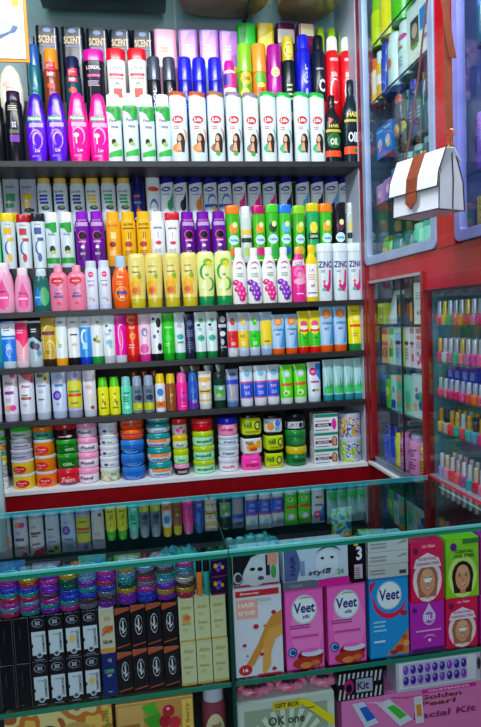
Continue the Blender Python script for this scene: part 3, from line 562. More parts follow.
row(Z4, YF+.002, W3, [
 ('cream_tube', 'tube', 'teal tube cut by the left edge', [-1], 13, 322, 'tube', '#1888a0', '#1070a0', []),
 ('cream_tube', 'tube', 'white-topped bright blue tube', [10.5], 15, 321.5, 'tube', '#1878e0', '#b8d0e0', [('r', -.97, .70, .97, .96, '#dce6f0'), ('s', -.6, .8, .6, .9, 2, '#586888'), ('r', -.9, .62, .9, .66, '#a8c8e8'), ('e', 0, .46, .4, .07, '#88b8f0'), ('arc', .1, .34, .4, .1, 0, 300, .15, '#c8e0f8')]),
 ('cream_tube', 'tube', 'pale pink tube with hot pink top', [23.5], 15, 321, 'tube', '#e8a8b8', '#d8c8d0', [('p', [(-.95, .96), (.95, .96), (.9, .58), (.2, .42), (-.3, .58), (-.9, .62)], '#f0106a'), ('s', -.6, .74, .6, .84, 2, '#f8b8d0'), ('s', -.4, .2, .4, .3, 2, '#f8d8e0')]),
 ('cream_tube', 'tube', 'pale grey tube with black top and blueberries', [37], 16, 321, 'tube', '#a0bcc8', '#b0c0cc', [('p', [(-.97, .96), (.97, .96), (.95, .5), (-.2, .66), (-.95, .62)], '#14161e'), ('e', -.35, .48, .4, .09, '#283848'), ('e', .2, .44, .35, .08, '#583868'), ('s', -.5, .76, .5, .86, 2, '#d0d4dc'), ('e', .4, .3, .3, .06, '#6888a0')]),
 ('cream_tube', 'tube', 'gold patterned tube with dark brown cap', [50.5], 16, 315.5, 'tube', '#c0a030', '#3a2018', [('arc', 0, .5, .7, .3, 60, 250, .1, '#e8d880'), ('arc', .2, .3, .6, .2, -60, 160, .1, '#e8d880'), ('r', -.8, .62, .8, .69, '#6a3048'), ('s', -.5, .25, .5, .33, 2, '#7a6020')]),
 ('cream_tube', 'tube', 'white tube with yellow cap and lemon wave', [62.5], 13.5, 314, 'tube', '#dce8ec', '#e8a010', [('arc', -.1, .6, .6, .2, 120, 300, .2, '#e8d848'), ('t', 'nexo', 0, .84, .9, .04, '#384858'), ('s', -.4, .36, .5, .44, 2, '#90a8b0')]),
 ('cream_tube', 'tube', 'white tube with black cap', [75], 13.5, 314, 'tube', '#dfe6e4', '#161616', [('t', 'nexo', 0, .84, .9, .04, '#384858'), ('r', -.5, .58, .6, .61, '#404048'), ('e', .1, .4, .4, .03, '#c8c0a0')]),
 ('cream_tube', 'tube', 'blue and white tube with deep blue cap', [86.7], 13.5, 314, 'tube', '#2890e0', '#0838c0', [('r', -.97, .74, .97, .96, '#d0e0f0'), ('arc', 0, .54, .5, .14, 60, 300, .3, '#e8f4ff'), ('r', -.4, .3, .3, .42, '#b0d8f0'), ('t', 'nexo', 0, .84, .9, .04, '#384858')]),
 ('cream_tube', 'tube', 'white tube with green cap and olive sprig', [98.3], 13, 313, 'tube', '#dbe5e8', '#189038', [('e', .2, .82, .3, .03, '#58902c'), ('e', -.3, .48, .3, .04, '#486818'), ('e', .2, .44, .35, .03, '#88a830'), ('e', 0, .52, .2, .05, '#b8a838')]),
 ('cream_tube', 'tube', 'white tube with speckled floral print', [110.3], 13, 313, 'tube', '#dbe8ec', '#b8c0d0', [('e', -.3, .75, .25, .03, '#488068'), ('e', .2, .65, .25, .03, '#6890b0'), ('e', 0, .42, .5, .05, '#78b8c8'), ('e', .2, .34, .3, .04, '#a8b8d8'), ('s', -.6, .56, .6, .62, 2, '#98a8b8')]),
 ('cream_tube', 'tube', 'magenta tube with white looping ribbon', [121.8], 13, 313, 'tube', '#e808a0', '#c8c8d8', [('arc', .1, .55, .45, .22, 60, 260, .10, '#f8e0f0'), ('arc', -.2, .45, .5, .25, -60, 60, .08, '#f8e0f0')]),
 ('cream_tube', 'tube', 'bright red tube with gold emblem', [133.8], 14, 312.5, 'tube', '#e01410', '#b81010', [('arc', -.1, .85, .6, .06, 20, 330, .2, '#e8a820'), ('e', 0, .52, .45, .08, '#f07020'), ('arc', 0, .52, .3, .05, 0, 320, .2, '#f8c850'), ('s', -.6, .28, .6, .38, 2, '#f8a898'), ('t', 'hair', 0, .7, .9, .06, '#f8c0a0')]),
 ('cream_tube', 'tube', 'pink and white tube with violet flower', [145.8], 12.7, 312.5, 'tube', '#ecc8dc', '#d82890', [('e', 0, .6, .5, .09, '#8878b0'), ('e', .1, .58, .25, .05, '#d8d0f0'), ('e', -.1, .26, .7, .10, '#e858b0'), ('s', -.5, .78, .5, .88, 3, '#f8f0f8')]),
 ('cream_tube', 'tube', 'white tube with black splash marks and black cap', [157.6], 12.5, 312, 'tube', '#dde5e9', '#141418', [('e', .4, .78, .4, .10, '#14161a'), ('e', -.4, .86, .25, .03, '#283038'), ('e', .5, .28, .35, .08, '#14161a'), ('e', -.3, .5, .25, .04, '#3868a8'), ('e', .3, .6, .2, .03, '#383840')]),
 ('cream_tube', 'tube', 'solid bright green tube', [169.6], 13, 312, 'tube', '#14c010', '#10a018', [('r', -.6, .66, .6, .70, '#88e870'), ('e', 0, .46, .5, .08, '#40d838'), ('s', -.5, .3, .5, .38, 2, '#b8f0a0')]),
 ('cream_tube', 'tube', 'white tube with teal lettering and green cap', [181], 12, 312, 'tube', '#d4e2ea', '#108838', [('e', 0, .48, .6, .06, '#20a8b0'), ('s', -.5, .68, .5, .8, 3, '#7888a0'), ('r', -.5, .34, .5, .38, '#40a070')]),
 ('cream_tube', 'tube', 'navy tube with tiny white print, third shelf', [190.6], 11, 314, 'tube', '#182448', '#141c38', [('e', .1, .8, .5, .07, '#4a5888'), ('s', -.6, .5, .6, .66, 4, '#6878a8'), ('s', -.6, .22, .6, .4, 4, '#505c88')]),
 ('cream_tube', 'tube', 'white and mint tube with green cap', [201.5, 212.8], 12, 312, 'tube', '#cfe4e6', '#0c7838', neem),
 ('cream_tube', 'tube', 'black tube with white oval badges', [223.3], 11.3, 312, 'tube', '#12141c', '#16181f', [('e', .1, .84, .5, .07, '#c8ccd8'), ('r', -.7, .66, .7, .73, '#b8c0d0'), ('e', 0, .52, .5, .06, '#d8dce8'), ('e', -.1, .34, .3, .07, '#b0b8c8'), ('r', -.5, .2, .6, .24, '#8890a0')]),
 ('cream_tube', 'tube', 'silver tube with red label and strawberry', [233.8], 12, 312.5, 'tube', '#b8c8d8', '#c8d4e0', fruit('#e01828', '#30a040', 'FACE')),
 ('cream_tube', 'tube', 'silver tube with yellow label and lemon', [244.6], 12, 312.5, 'tube', '#b8c8d8', '#b0c0d8', fruit('#e8c808', '#f8f0a0', 'FACE')),
 ('cream_tube', 'tube', 'silver tube with green label and lime', [255.6], 12, 312.5, 'tube', '#b8c8d8', '#b0c0d8', fruit('#20d010', '#c8f060', 'FACE')),
 ('cream_tube', 'tube', 'pale blue tube with tall yellow label', [267.2], 12.7, 312, 'tube', '#a8c8e0', '#90b0d8', [('r', -.88, .24, .88, .80, '#e8d010'), ('r', -.4, .3, .4, .34, '#806820')]),
 ('sunscreen_tube', 'tube', 'shorter orange and blue sunscreen tube', [279, 292.3], 13.7, 314.5, 'tube', '#8cc4ec', '#e05808', sunO),
 ('cream_tube', 'tube', 'yellow-green tube with red cap', [304.4, 315.6], 12.2, 311, 'tube', '#e8d820', '#d81010', [('p', [(-.88, .16), (.88, .16), (.9, .52), (0, .42), (-.9, .52)], '#28c018'), ('e', 0, .70, .6, .07, '#e05088'), ('r', -.8, .51, .8, .57, '#e02030'), ('e', 0, .60, .6, .05, '#e8f0e8'), ('s', -.3, .34, .4, .4, 1, '#106818')]),
 ('sunscreen_tube', 'tube', 'taller orange and blue sunscreen tube', [327, 341], 14.5, 305.5, 'tube', '#8cc4ec', '#e05808', sunO),
 ('cream_tube', 'tube', 'tall yellow tube with green cap and red band', [355.7], 14.5, 303, 'tube', '#e8dc08', '#188838', [('r', -.8, .50, .7, .55, '#e03010'), ('e', .1, .68, .5, .06, '#f0ec70'), ('s', -.5, .3, .5, .4, 2, '#a8a010'), ('s', -.5, .82, .5, .88, 1, '#98a010')]),
])
W4 = 'fourth shelf'
def avon(c1, c2, c3): return [('t', 'Avon', -.1, .76, 1.1, .07, '#9a2070', .2), ('e', .4, .90, .4, .05, c1), ('r', -.7, .54, .5, .60, c2), ('s', -.6, .40, .4, .48, 2, '#a0a8c0'), ('e', -.3, .26, .4, .06, c3), ('e', .3, .27, .4, .06, c1)]
mint = lambda c: [('s', -.7, .78, .7, .86, 2, '#b8d8dc'), ('p', [(-.85, .18), (.85, .18), (.9, .42), (-.85, .34)], c), ('p', [(.0, .3), (.15, .62), (.3, .3)], '#108848'), ('p', [(.2, .3), (.7, .58), (.5, .3)], '#38a030'), ('p', [(-.6, .3), (-.3, .5), (-.2, .3)], '#20a068')]
row(Z5, YF+.002, W4, [
 ('cream_tube', 'tube', 'pale tube cut by the left edge', [-4], 14, 372, 'tube', '#c8ccd8', '#b8c0d0', [('e', .3, .6, .5, .2, '#e08858')]),
 ('cream_tube', 'tube', 'white tube with pink flower and fruit halves', [12], 16, 371, 'tube', '#d8d4e4', '#b8b4d0', avon('#e02898', '#802898', '#e8a060')),
 ('cream_tube', 'tube', 'white tube with red fruit top', [28.5], 16, 371, 'tube', '#d4d8e4', '#b0b4c8', [('p', [(-.9, .96), (.95, .96), (.9, .76), (-.2, .84)], '#c81830'), ('t', 'Avon', -.1, .70, 1.1, .07, '#a02050', .2), ('r', -.6, .5, .2, .53, '#488058'), ('r', -.7, .43, .6, .48, '#a04838'), ('s', -.5, .3, .4, .36, 2, '#98a0b8')]),
 ('cream_tube', 'tube', 'white tube with avocado half at the top', [44.5], 15.5, 370.5, 'tube', '#c8d4e4', '#b0b8cc', [('e', .35, .86, .5, .09, '#c8c830'), ('e', .4, .84, .2, .04, '#502818'), ('e', -.3, .9, .5, .04, '#385818'), ('t', 'Avon', -.1, .70, 1.1, .06, '#5060a0', .2), ('s', -.6, .56, .5, .62, 2, '#98a8c0'), ('r', -.6, .40, .2, .43, '#408060')]),
 ('cream_tube', 'tube', 'pale blue tube with blue starburst flower', [60.5], 16, 370, 'tube', '#c0d0ec', '#a8b8d8', [('e', -.2, .48, .55, .1, '#2838b8'), ('e', -.2, .48, .3, .055, '#a868c8'), ('r', -.5, .66, .6, .72, '#4878b0'), ('s', -.4, .28, .4, .34, 2, '#8098c8'), ('e', .1, .86, .5, .06, '#90a8e0')]),
 ('cream_tube', 'tube', 'tube with yellow body and silver top', [76], 16, 367, 'tube', '#b8b8dc', '#9098b8', [('r', -.85, .20, .9, .74, '#d0cc18'), ('r', -.75, .5, .75, .54, '#389048'), ('r', -.8, .42, .85, .48, '#d83818'), ('e', .2, .84, .3, .06, '#6868a8'), ('s', -.5, .28, .5, .34, 1, '#806818')]),
 ('cream_tube', 'tube', 'white tube with faint beige print', [91], 14, 370, 'tube', '#d4d8e4', '#c0c8d8', [('t', 'AVON', 0, .78, 1.2, .06, '#504860'), ('e', -.1, .64, .5, .05, '#d8a8a0'), ('e', .2, .4, .5, .1, '#d8d0c0'), ('e', .4, .2, .3, .04, '#a83848')]),
 ('talc_bottle', 'bottle', 'yellow talc bottle with lime cap', [104.5, 116], 11.3, 377, 'mist', '#e0e018', '#58d018', [('e', 0, .56, .15, .03, '#604818'), ('t', 'J', -.1, .38, .4, .10, '#806010'), ('t', 'S', .3, .32, .4, .10, '#806010'), ('r', -.5, .18, .5, .22, '#988818')]),
 ('mist_bottle', 'bottle', 'mint bottle with teal cap', [127.7], 11, 376, 'mist', '#58d8b8', '#78c8c0', [('r', -.5, .55, .6, .58, '#104838'), ('s', -.6, .34, .5, .5, 3, '#185848'), ('e', .1, .18, .5, .05, '#b8f0e0')]),
 ('mist_bottle', 'bottle', 'clear grey bottle with yellow-green foot', [138.5, 150], 11.5, 375.5, 'mist', '#6a7888', '#90a4bc', [('e', 0, .58, .5, .06, '#385078'), ('e', .1, .42, .6, .08, '#283048'), ('r', -.9, .08, .9, .28, '#b8c018'), ('e', .3, .2, .4, .07, '#d8e048')]),
 ('mist_bottle', 'bottle', 'white and blue bottle with yellow cap', [161.5], 10.6, 373, 'mist', '#d8dce4', '#e8c810', [('e', 0, .52, .6, .1, '#2888d8'), ('r', -.9, .12, .9, .28, '#e88818'), ('e', 0, .2, .4, .04, '#c83818')]),
 ('mist_bottle', 'bottle', 'amber bottle with yellow cap', [172], 10.6, 373, 'mist', '#8a4a10', '#e0c010', [('t', 'JO', .1, .42, .6, .08, '#f0d8a0'), ('s', -.3, .26, .6, .32, 2, '#d8a040')]),
 ('mist_bottle', 'bottle', 'bright pink bottle with lilac mark', [183], 11.5, 372, 'mist', '#f02898', '#f060b0', [('t', 'JO', .1, .46, .6, .08, '#782090'), ('e', 0, .3, .5, .05, '#a838b8'), ('s', -.4, .1, .6, .15, 1, '#f8b0d8')]),
 ('mist_bottle', 'bottle', 'blue to violet bottle', [194], 10.5, 371, 'mist', '#1c50b8', '#2868c0', [('r', -.9, .03, .9, .22, '#6820a0'), ('e', 0, .5, .5, .08, '#3878d8'), ('e', .2, .22, .5, .05, '#9888d8')]),
 ('cream_tube', 'tube', 'cream tube with yellow bands and flowers', [206], 13.5, 371, 'tube', '#d8d8d0', '#c8ccd4', [('r', -.9, .74, .9, .84, '#c8b048'), ('e', 0, .76, .5, .05, '#e8a018'), ('r', -.9, .42, .9, .52, '#e0b018'), ('r', -.8, .46, .8, .49, '#302818'), ('r', -.9, .22, .9, .26, '#e0b830'), ('s', -.5, .55, .5, .65, 2, '#a8a078')]),
 ('face_wash_tube', 'tube', 'dark green jar-like tube with leafy label', [220.5], 12.5, 372, 'flip', '#123828', '#1c2428', [('r', -.9, .22, .95, .64, '#70a898'), ('e', 0, .46, .7, .12, '#38a848'), ('e', -.2, .36, .4, .05, '#d8b860'), ('e', .2, .56, .4, .05, '#c8e0d8')]),
 ('cream_tube', 'tube', 'silver-blue tube with indigo band', [233.5], 13, 369, 'tube', '#8898c0', '#5878a8', [('r', -.9, .60, .9, .72, '#2038c0'), ('tv', 'LOTION', 0, .38, .7, .34, '#e0b890'), ('r', -.9, .2, .9, .22, '#b8c0e0'), ('e', .1, .86, .6, .05, '#385070')]),
 ('cream_tube', 'tube', 'white tube with blue label and pale face print', [247.3, 261, 274], 13.8, 366, 'tube', '#c8dcec', '#d8dce8', [('r', -.92, .22, .94, .60, '#1850d8'), ('r', -.92, .58, .94, .62, '#d83878'), ('t', 'NIV', 0, .48, .9, .07, '#e8a0d0'), ('t', '25', 0, .33, .8, .08, '#a0c0f8'), ('e', .1, .82, .45, .08, '#70b8d8'), ('r', -.9, .20, .9, .225, '#d84888')]),
 ('cream_tube', 'tube', 'lime green tube with white circle and red band', [287, 301], 13.8, 364.5, 'tube', '#58d818', '#c8e0d8', [('e', 0, .76, .5, .09, '#d0e0f0'), ('arc', 0, .76, .4, .07, 0, 330, .12, '#4878c0'), ('r', -.8, .46, .8, .53, '#e04018'), ('e', -.1, .28, .5, .07, '#b8f090'), ('e', -.2, .27, .2, .03, '#187828')]),
 ('cream_tube', 'tube', 'white tube with magenta circle and blue side', [315], 14, 362, 'tube', '#d0e0f0', '#c8d8e4', [('p', [(.2, .96), (.96, .96), (.92, .5), (.2, .7)], '#2880d8'), ('e', -.2, .76, .55, .10, '#c81878'), ('e', -.2, .76, .3, .04, '#e890c0'), ('r', -.6, .48, .6, .53, '#b03090'), ('e', .1, .3, .5, .03, '#c8a840'), ('e', -.3, .29, .2, .03, '#303030')]),
 ('face_wash_tube', 'tube', 'pale teal tube with green leaves', [328.5, 338.8, 349.3, 359.3], 11, 359.5, 'tube', '#98ccd0', '#1c8898', mint('#28c868')),
])
# things standing behind the fourth shelf's front rank
row(Z5, 2.005, 'fourth shelf back', [
 ('mist_bottle', 'bottle', 'dark amber bottle with orange cap', [136, 146, 156], 9, 371, 'mist', '#50240c', '#8a4010', []),
 ('cream_tube', 'tube', 'brownish tube', [187, 197], 10, 366, 'tube', '#5a5848', '#404038', []),
 ('cream_tube', 'tube', 'dark teal tube', [210, 222], 10, 365, 'tube', '#305858', '#203838', []),
])

# ------------------------------------------------------------------ jars on the white ledge
def jt(t, c='#2a3a68'): return [('t', t, -.05, .36, 1.2, .2, c, .2)]
REDL = [('e', -.15, .36, .62, .27, '#d81428'), ('t', 'Pure', -.15, .42, .8, .1, '#f8c8b8', .2), ('s', -.5, .2, .2, .32, 2, '#f0a090')]
JD = {
 'gl': ('white jar with green lid', 'jar', '#c8dccc', '#18c828', jt('clean', '#20503c')),
 'gr': ('grey-white jar', 'jar', '#b8bccc', '#a8aebf', jt('dough', '#485078')),
 'gr2': ('pale lilac jar', 'jar', '#b4bcd4', '#c0c8dc', jt('smooth', '#6870a0')),
 'yr': ('yellow tub with red oval label', 'tin', '#f0d018', '#dce0e4', REDL),
 'ot': ('orange-lidded teal jar', 'jar', '#50a890', '#f08010', jt('wax', '#204838')),
 'or': ('orange tub with red oval label', 'tin', '#f08010', '#ccd4dc', REDL),
 'mr': ('dark maroon jar with red lid', 'jar', '#300c18', '#b82028', [('s', -.5, .18, .4, .3, 1, '#d8c0c0'), ('e', .4, .22, .25, .08, '#e8e0e0')]),
 'gn': ('glossy green jar', 'jar', '#0c6c18', '#14901c', [('t', 'GEL', .2, .3, .9, .18, '#b8e0b0'), ('s', -.6, .8, .5, .9, 2, '#60c060')]),
 'rd': ('red jar with silver script', 'lowjar', '#c81428', '#c8182c', [('t', 'Fem', 0, .34, 1.1, .3, '#f0b8b8', .2), ('r', -.9, .0, .9, .08, '#3878b0')]),
 'pk': ('white jar with pale pink lid', 'jar', '#e0cfe0', '#f898c8', jt('Pond', '#38285a')),
 'wh': ('plain white jar with blue dot', 'jar', '#dde6ec', '#dfe8ee', [('e', -.45, .3, .2, .12, '#2848b0'), ('s', -.1, .22, .7, .38, 2, '#60a0a8')]),
 'fl': ('pale jar with floral print', 'jar', 'FLORAL', '#c8d4c8', []),
 'of': ('flat orange jar with violet seam', 'lowjar', '#f05010', '#f06818', [('r', -.95, .54, .95, .62, '#7038a0')]),
 'bl': ('bright blue low jar', 'lowjar', '#1460c0', '#2078d0', [('s', -.6, .2, .6, .4, 2, '#78b0f0'), ('arc', 0, .3, .6, .2, 200, 340, .2, '#88c0f8')]),
 'tw': ('white low jar with teal lid', 'lowjar', '#c0cce0', '#108c90', [('s', -.5, .2, .7, .35, 2, '#8090b8')]),
 'tl': ('white jar with white and teal lid', 'lowjar', '#208c90', '#c8dce0', []),
 'to': ('orange and white jar with teal lid', 'lowjar', '#d0dcec', '#108c90', [('r', -.95, .40, .95, .58, '#f08018'), ('t', 'nivo', 0, .22, 1.2, .2, '#2868a8', .2)]),
 'rf': ('white floral jar with red lid', 'jar', '#e0d8e0', '#d03020', [('e', -.3, .3, .3, .15, '#e84898'), ('e', .4, .2, .3, .12, '#d84070'), ('e', .0, .45, .3, .08, '#58a048')]),
 'yl': ('white-labelled yellow jar', 'jar', '#d0d020', '#e0b818', [('r', -.9, .15, .9, .5, '#c8e0e4'), ('t', 'fair', 0, .3, 1.1, .2, '#307090', .2)]),
 'yg': ('lime jar with pale label', 'jar', '#c0e048', '#b0cc18', [('r', -.9, .12, .9, .5, '#90e8c0'), ('t', 'lime', .1, .3, .9, .2, '#186870', .2)]),
 'pb': ('pink-lidded black jar', 'jar', '#181818', '#e090c0', [('s', -.7, .2, .7, .45, 3, '#d8c8d0')]),
 'rl': ('flat red jar with clear lid', 'lowjar', '#d00c18', '#e83038', [('s', -.5, .7, .5, .85, 1, '#f8a0a0')]),
 'lm': ('mint jar with lime lid', 'jar', '#a0f0b8', '#a8c810', [('t', 'anjali', -.1, .33, 1.3, .22, '#182868', .2), ('e', .6, .36, .12, .14, '#10a070')]),
 'bk': ('pink jar with royal blue lid', 'jar', '#f090b8', '#1828d0', jt('nivea', '#a02878')),
 'w2': ('white jar with indigo script', 'jar', '#dce4f0', '#c8d8ec', jt('Dabur', '#3038a0')),
 'w3': ('white jar with pink script', 'jar', '#e0e4ec', '#ccd4e4', jt('soft', '#e05878')),
 'sl': ('lime square jar with black lid', 'squarejar', '#b8d818', '#101414', [('t', 'HAIR', -.4, .5, .8, .3, '#183818'), ('e', .5, .45, .32, .22, '#283820'), ('e', .5, .45, .2, .14, '#c8d840'), ('s', -.7, .14, .7, .26, 1, '#b06818')]),
 'so': ('white square jar with orange print', 'squarejar', '#d8dce0', '#101418', [('e', -.2, .38, .5, .22, '#f09010'), ('e', .5, .5, .26, .2, '#e8a020'), ('t', 'WAX', -.4, .6, .8, .2, '#302018'), ('e', 0, .25, .4, .1, '#c85018')]),
 'sb': ('white square jar with blue dots', 'squarejar', '#d0dce0', '#101418', [('e', .45, .55, .28, .2, '#4868c0'), ('e', .4, .25, .26, .14, '#58a8d8'), ('e', -.3, .36, .4, .2, '#e88818'), ('t', 'WAX', -.4, .6, .8, .2, '#205868')]),
 'sp': ('hot pink square jar', 'squarejar', '#f83cb0', '#f850b8', [('t', 'cream', .1, .3, 1.3, .2, '#b01038'), ('s', 0, .5, .6, .6, 1, '#f8c0e0')]),
 'kw': ('black and white jar', 'jar', '#14141c', '#14141c', [('r', -.95, .1, .95, .5, '#c8ccd4'), ('t', 'JET', -.2, .3, .8, .2, '#282830'), ('e', .5, .3, .2, .15, '#303038')]),
 'dg': ('deep green jar with green lid', 'jar', '#0c6830', '#148838', [('e', 0, .3, .7, .2, '#1c8040')]),
 'yb': ('green jar with yellow lid band', 'jar', '#087038', '#c8b818', [('t', 'TOWER', 0, .28, 1.4, .16, '#0a3820'), ('s', -.6, .45, .6, .5, 1, '#48b070')]),
 'bt': ('large white tub with blotchy flower print', 'tin', 'BLOTCH', '#b0c0d8', []),
 'bc': ('large tub with lime and blue print', 'tin', 'LIMEBLUE', '#b8c4dc', []),
}
PR = {'FLORAL': lambda: ribbon_print('floral_print', ['#d8dcd0', '#c8d058', '#e0d8d0', '#70a860', '#d888a8'], 90),
      'BLOTCH': lambda: ribbon_print('blotch_print', ['#c8d4dc', '#2848b0', '#c8d4dc', '#e0a818', '#c02840'], 60),
      'LIMEBLUE': lambda: ribbon_print('lime_blue_print', ['#88b818', '#a8cc20', '#c8d4e8', '#3858b0', '#c8d4e8'], 70)}
stacks = [  # centre px, width px, [(design, px height)] from the ledge up
 (1, 11, [('w3', 13), ('gr', 12), ('yl', 12), ('ot', 11), ('gl', 10), ('gl', 11)]),
 (22.5, 22, [('yr', 16), ('yr', 15.5), ('gr2', 11.5), ('gr', 12), ('gl', 13.5)]),
 (45, 21, [('or', 15.5), ('or', 16), ('or', 16), ('ot', 13)]),
 (67.5, 23, [('rd', 18), ('gn', 16), ('gn', 15), ('mr', 17)]),
 (88, 21.5, [('pk', 16.5)]*4),
 (109.5, 20, [('fl', 14), ('wh', 11.5), ('wh', 11.5), ('wh', 11), ('wh', 12)]),
 (133, 25, [('bl', 14), ('bl', 14), ('bl', 15), ('of', 11), ('of', 11)]),
 (159.5, 25.5, [('to', 16), ('to', 16), ('to', 15), ('tw', 10.5), ('tl', 6)]),
 (180.8, 16.5, [('pb', 11), ('yg', 16), ('yl', 15), ('rf', 17)]),
 (203.5, 23.5, [('lm', 14), ('lm', 15), ('lm', 15.5), ('rl', 13)]),
 (228.5, 22.5, [('w3', 15), ('w2', 13), ('w2', 10), ('bk', 19)]),
 (251.2, 22, [('sp', 17), ('so', 20), ('sl', 22)]),
 (273.5, 20.5, [('sl', 19), ('sl', 19), ('sb', 18)]),
 (296, 23.5, [('yb', 21), ('dg', 18), ('kw', 18)]),
 (349.5, 25, [('bc', 27), ('bt', 26)]),
]
JS = .00324
for si, (c, wpx, items) in enumerate(stacks):
    zz = Z6 + .0005; js = min(.0032, .1985/sum(h for _, h in items))
    for k, (d, h) in enumerate(items):
        look, shape, body, lid, decs = JD[d]
        H = h*js; W = wpx*JS*.97
        pos = 'bottom' if k == 0 else 'top' if k == len(items)-1 else ORD[k] + ' from bottom'
        pack('cosmetic_jar', 'jar', '%s, %s of %s jar stack from left' % (look, pos, ORD[si]), 'stacked jars on the white ledge',
             (at(c, 452, 1, 1.958).x + .0012*math.sin(k*5+si), 1.958, zz), R(9)*math.sin(k*2.3+si), W*(1 if d != 'kw' else .95), H, min(W, .085), shape,
             PR[body]() if body in PR else body, lid, decs)
        zz += H + .0003
zz = Z6 + .0005
for k, (h, pos) in enumerate(((17.5, 'bottom'), (17.5, 'middle'), (20, 'top'))):
    H = h*.0032
    dec = [('r', -.98, .8, .98, .98, '#108870'), ('r', -.9, .30, .45, .48, '#181820'), ('t', 'GLUTA', -.25, .39, 1.0, .12, '#e8e8f0'), ('s', -.9, .1, .3, .22, 1, '#707890'), ('s', -.9, .6, .3, .7, 1, '#c04070')]
    dec += [('woman', .7, .42, .24, .3, '#582818')] if k < 2 else [('e', .68, .42, .2, .3, '#e020a0')]
    pack('soap_box', 'box', 'white soap box with %s, %s of box stack' % ('woman portrait' if k < 2 else 'magenta dot', pos), 'soap boxes on the white ledge',
         (at(323.5, 440, 1, 1.945).x+.001*k, 1.945, zz), 0, 26*JS, H, .055, 'box', '#dce4ec', None, dec)
    zz += H + .0003

# ------------------------------------------------------------------ side cabinets on the right
XS = .744
sc = empty('side_cabinet', (0, 0, 0), 0, 'red laminated side cabinet with a framed upper window and glazed lower bays', 'cabinet')
ZU0, ZU1 = 1.455, 1.405       # red band between the upper and the lower bays
YA, YB_, YC = 1.885, 1.492, .95
slab('red_band', XS, YB_, ZU0, XS+.02, YA, 1.505, RED_TILE, sc)
slab('red_band', XS, YC, ZU1, XS+.02, YB_, 1.505, RED_TILE, sc)
slab('red_post', XS-.004, 1.312, 1.505, XS+.02, 1.398, 2.62, RED_TILE, sc)
slab('red_post', XS-.006, 1.478, .88, XS+.02, 1.492, ZU0, RED_BOARD, sc)
slab('red_post', XS-.006, 1.862, .86, XS+.02, YA, ZU0, RED_BOARD, sc)
slab('back_board', 1.06, YC, .1, 1.075, 2.1, 2.62, mat('#2e5260', .4), sc)
slab('mid_board', XS+.02, YC, 1.47, 1.06, 1.9, 1.485, mat('#4a6070', .4), sc)
slab('end_board', XS+.02, 1.892, .1, 1.06, 1.899, 2.62, mat('#5a6c88', .4), sc)
slab('partition', XS+.021, 1.479, .87, 1.0599, 1.4845, 1.469, mat('#4a7888', .3), sc)
slab('partition', XS+.021, 1.35, 1.4855, 1.0599, 1.356, 2.62, mat('#565fa0', .3), sc)
slab('silver_rail', XS-.004, YB_, ZU0-.008, XS+.012, 1.862, ZU0, mat('#a8b4bc', .3, .6), sc)
slab('base_box', XS+.001, YB_, 0, 1.06, 1.862, .842, RED_BOARD, sc)
slab('base_trim', XS-.012, YB_-.02, .838, XS+.004, 1.885, .846, WHITE_TRIM, sc)
slab('sill', XS+.0045, YB_, .843, 1.0599, 1.862, .862, mat('#6c8296', .35, .4), sc)
slab('sill_track', XS+.003, YB_, .8625, XS+.008, 1.862, .868, mat('#98a8b4', .3, .6), sc)
slab('nail_base', XS+.001, YC, 0, 1.06, 1.49, .885, RED_BOARD, sc)
slab('red_rail', XS-.008, YC, .884, XS+.004, 1.492, .904, RED_TILE, sc)
slab('white_line', XS-.0095, YC, .890, XS-.0082, 1.40, .8945, WHITE_TRIM, sc)
slab('nail_floor', XS+.0045, YC, .886, 1.0599, 1.478, .905, mat('#a8b8cc', .35, .2), sc)
# rounded aluminium window frames
def frame(name, y0, y1, z0, z1, wd, m, parent, rad=.022):
    def loop(ins, r):
        out = []
        for cy, cz, a0 in ((y1-ins-r, z0+ins+r, -90), (y1-ins-r, z1-ins-r, 0), (y0+ins+r, z1-ins-r, 90), (y0+ins+r, z0+ins+r, 180)):
            for k in range(6): a = R(a0+18*k); out.append((cy+r*math.cos(a), cz+r*math.sin(a)))
        return out
    o = loop(0, rad); i_ = loop(wd, rad*.5); n = len(o); mb = MB(); vs = []
    for x in (XS-.008, XS+.012): vs += [(x, a, b) for a, b in o] + [(x, a, b) for a, b in i_]
    fs = []
    for j in range(n):
        k = (j+1) % n
        fs += [(j, k, n+k, n+j), (2*n+j, 3*n+j, 3*n+k, 2*n+k), (j, 2*n+j, 2*n+k, k), (n+j, n+k, 3*n+k, 3*n+j)]
    mb.add(vs, fs, m); return mb.build(name, parent, bevel=.002)
frame('window_frame', 1.400, 1.884, 1.506, 2.66, .028, ALU, sc)
frame('window_frame', .90, 1.310, 1.508, 2.66, .026, ALU2, sc)
for nm, y0, y1, z0, z1 in (('window_glass', 1.412, 1.872, 1.52, 2.62), ('window_glass', .93, 1.29, 1.53, 2.62)):
    slab(nm, XS+.001, y0, z0, XS+.005, y1, z1, GLASS_PANE, sc)
slab('sliding_glass', XS+.004, 1.64, .8685, XS+.008, 1.861, ZU0-.009, GLASS_PANE, sc)
slab('sliding_glass', XS+.010, 1.4925, .8685, XS+.014, 1.655, ZU0-.009, GLASS_PANE, sc)
slab('glass_edge', XS+.0035, 1.637, .8685, XS+.009, 1.6395, ZU0-.009, mat('#0c2420', .2), sc)
slab('showcase_glass', XS+.001, .99, .906, XS+.005, 1.476, ZU1-.001, GLASS_PANE, sc)
slab('dark_rail', XS-.003, .99, ZU1-.006, XS+.006, 1.478, ZU1, mat('#101216', .3), sc)
UZ = [at(400, 71, 0, XS).z, at(376, 159, 0, XS).z, at(377, 203, 0, XS).z]
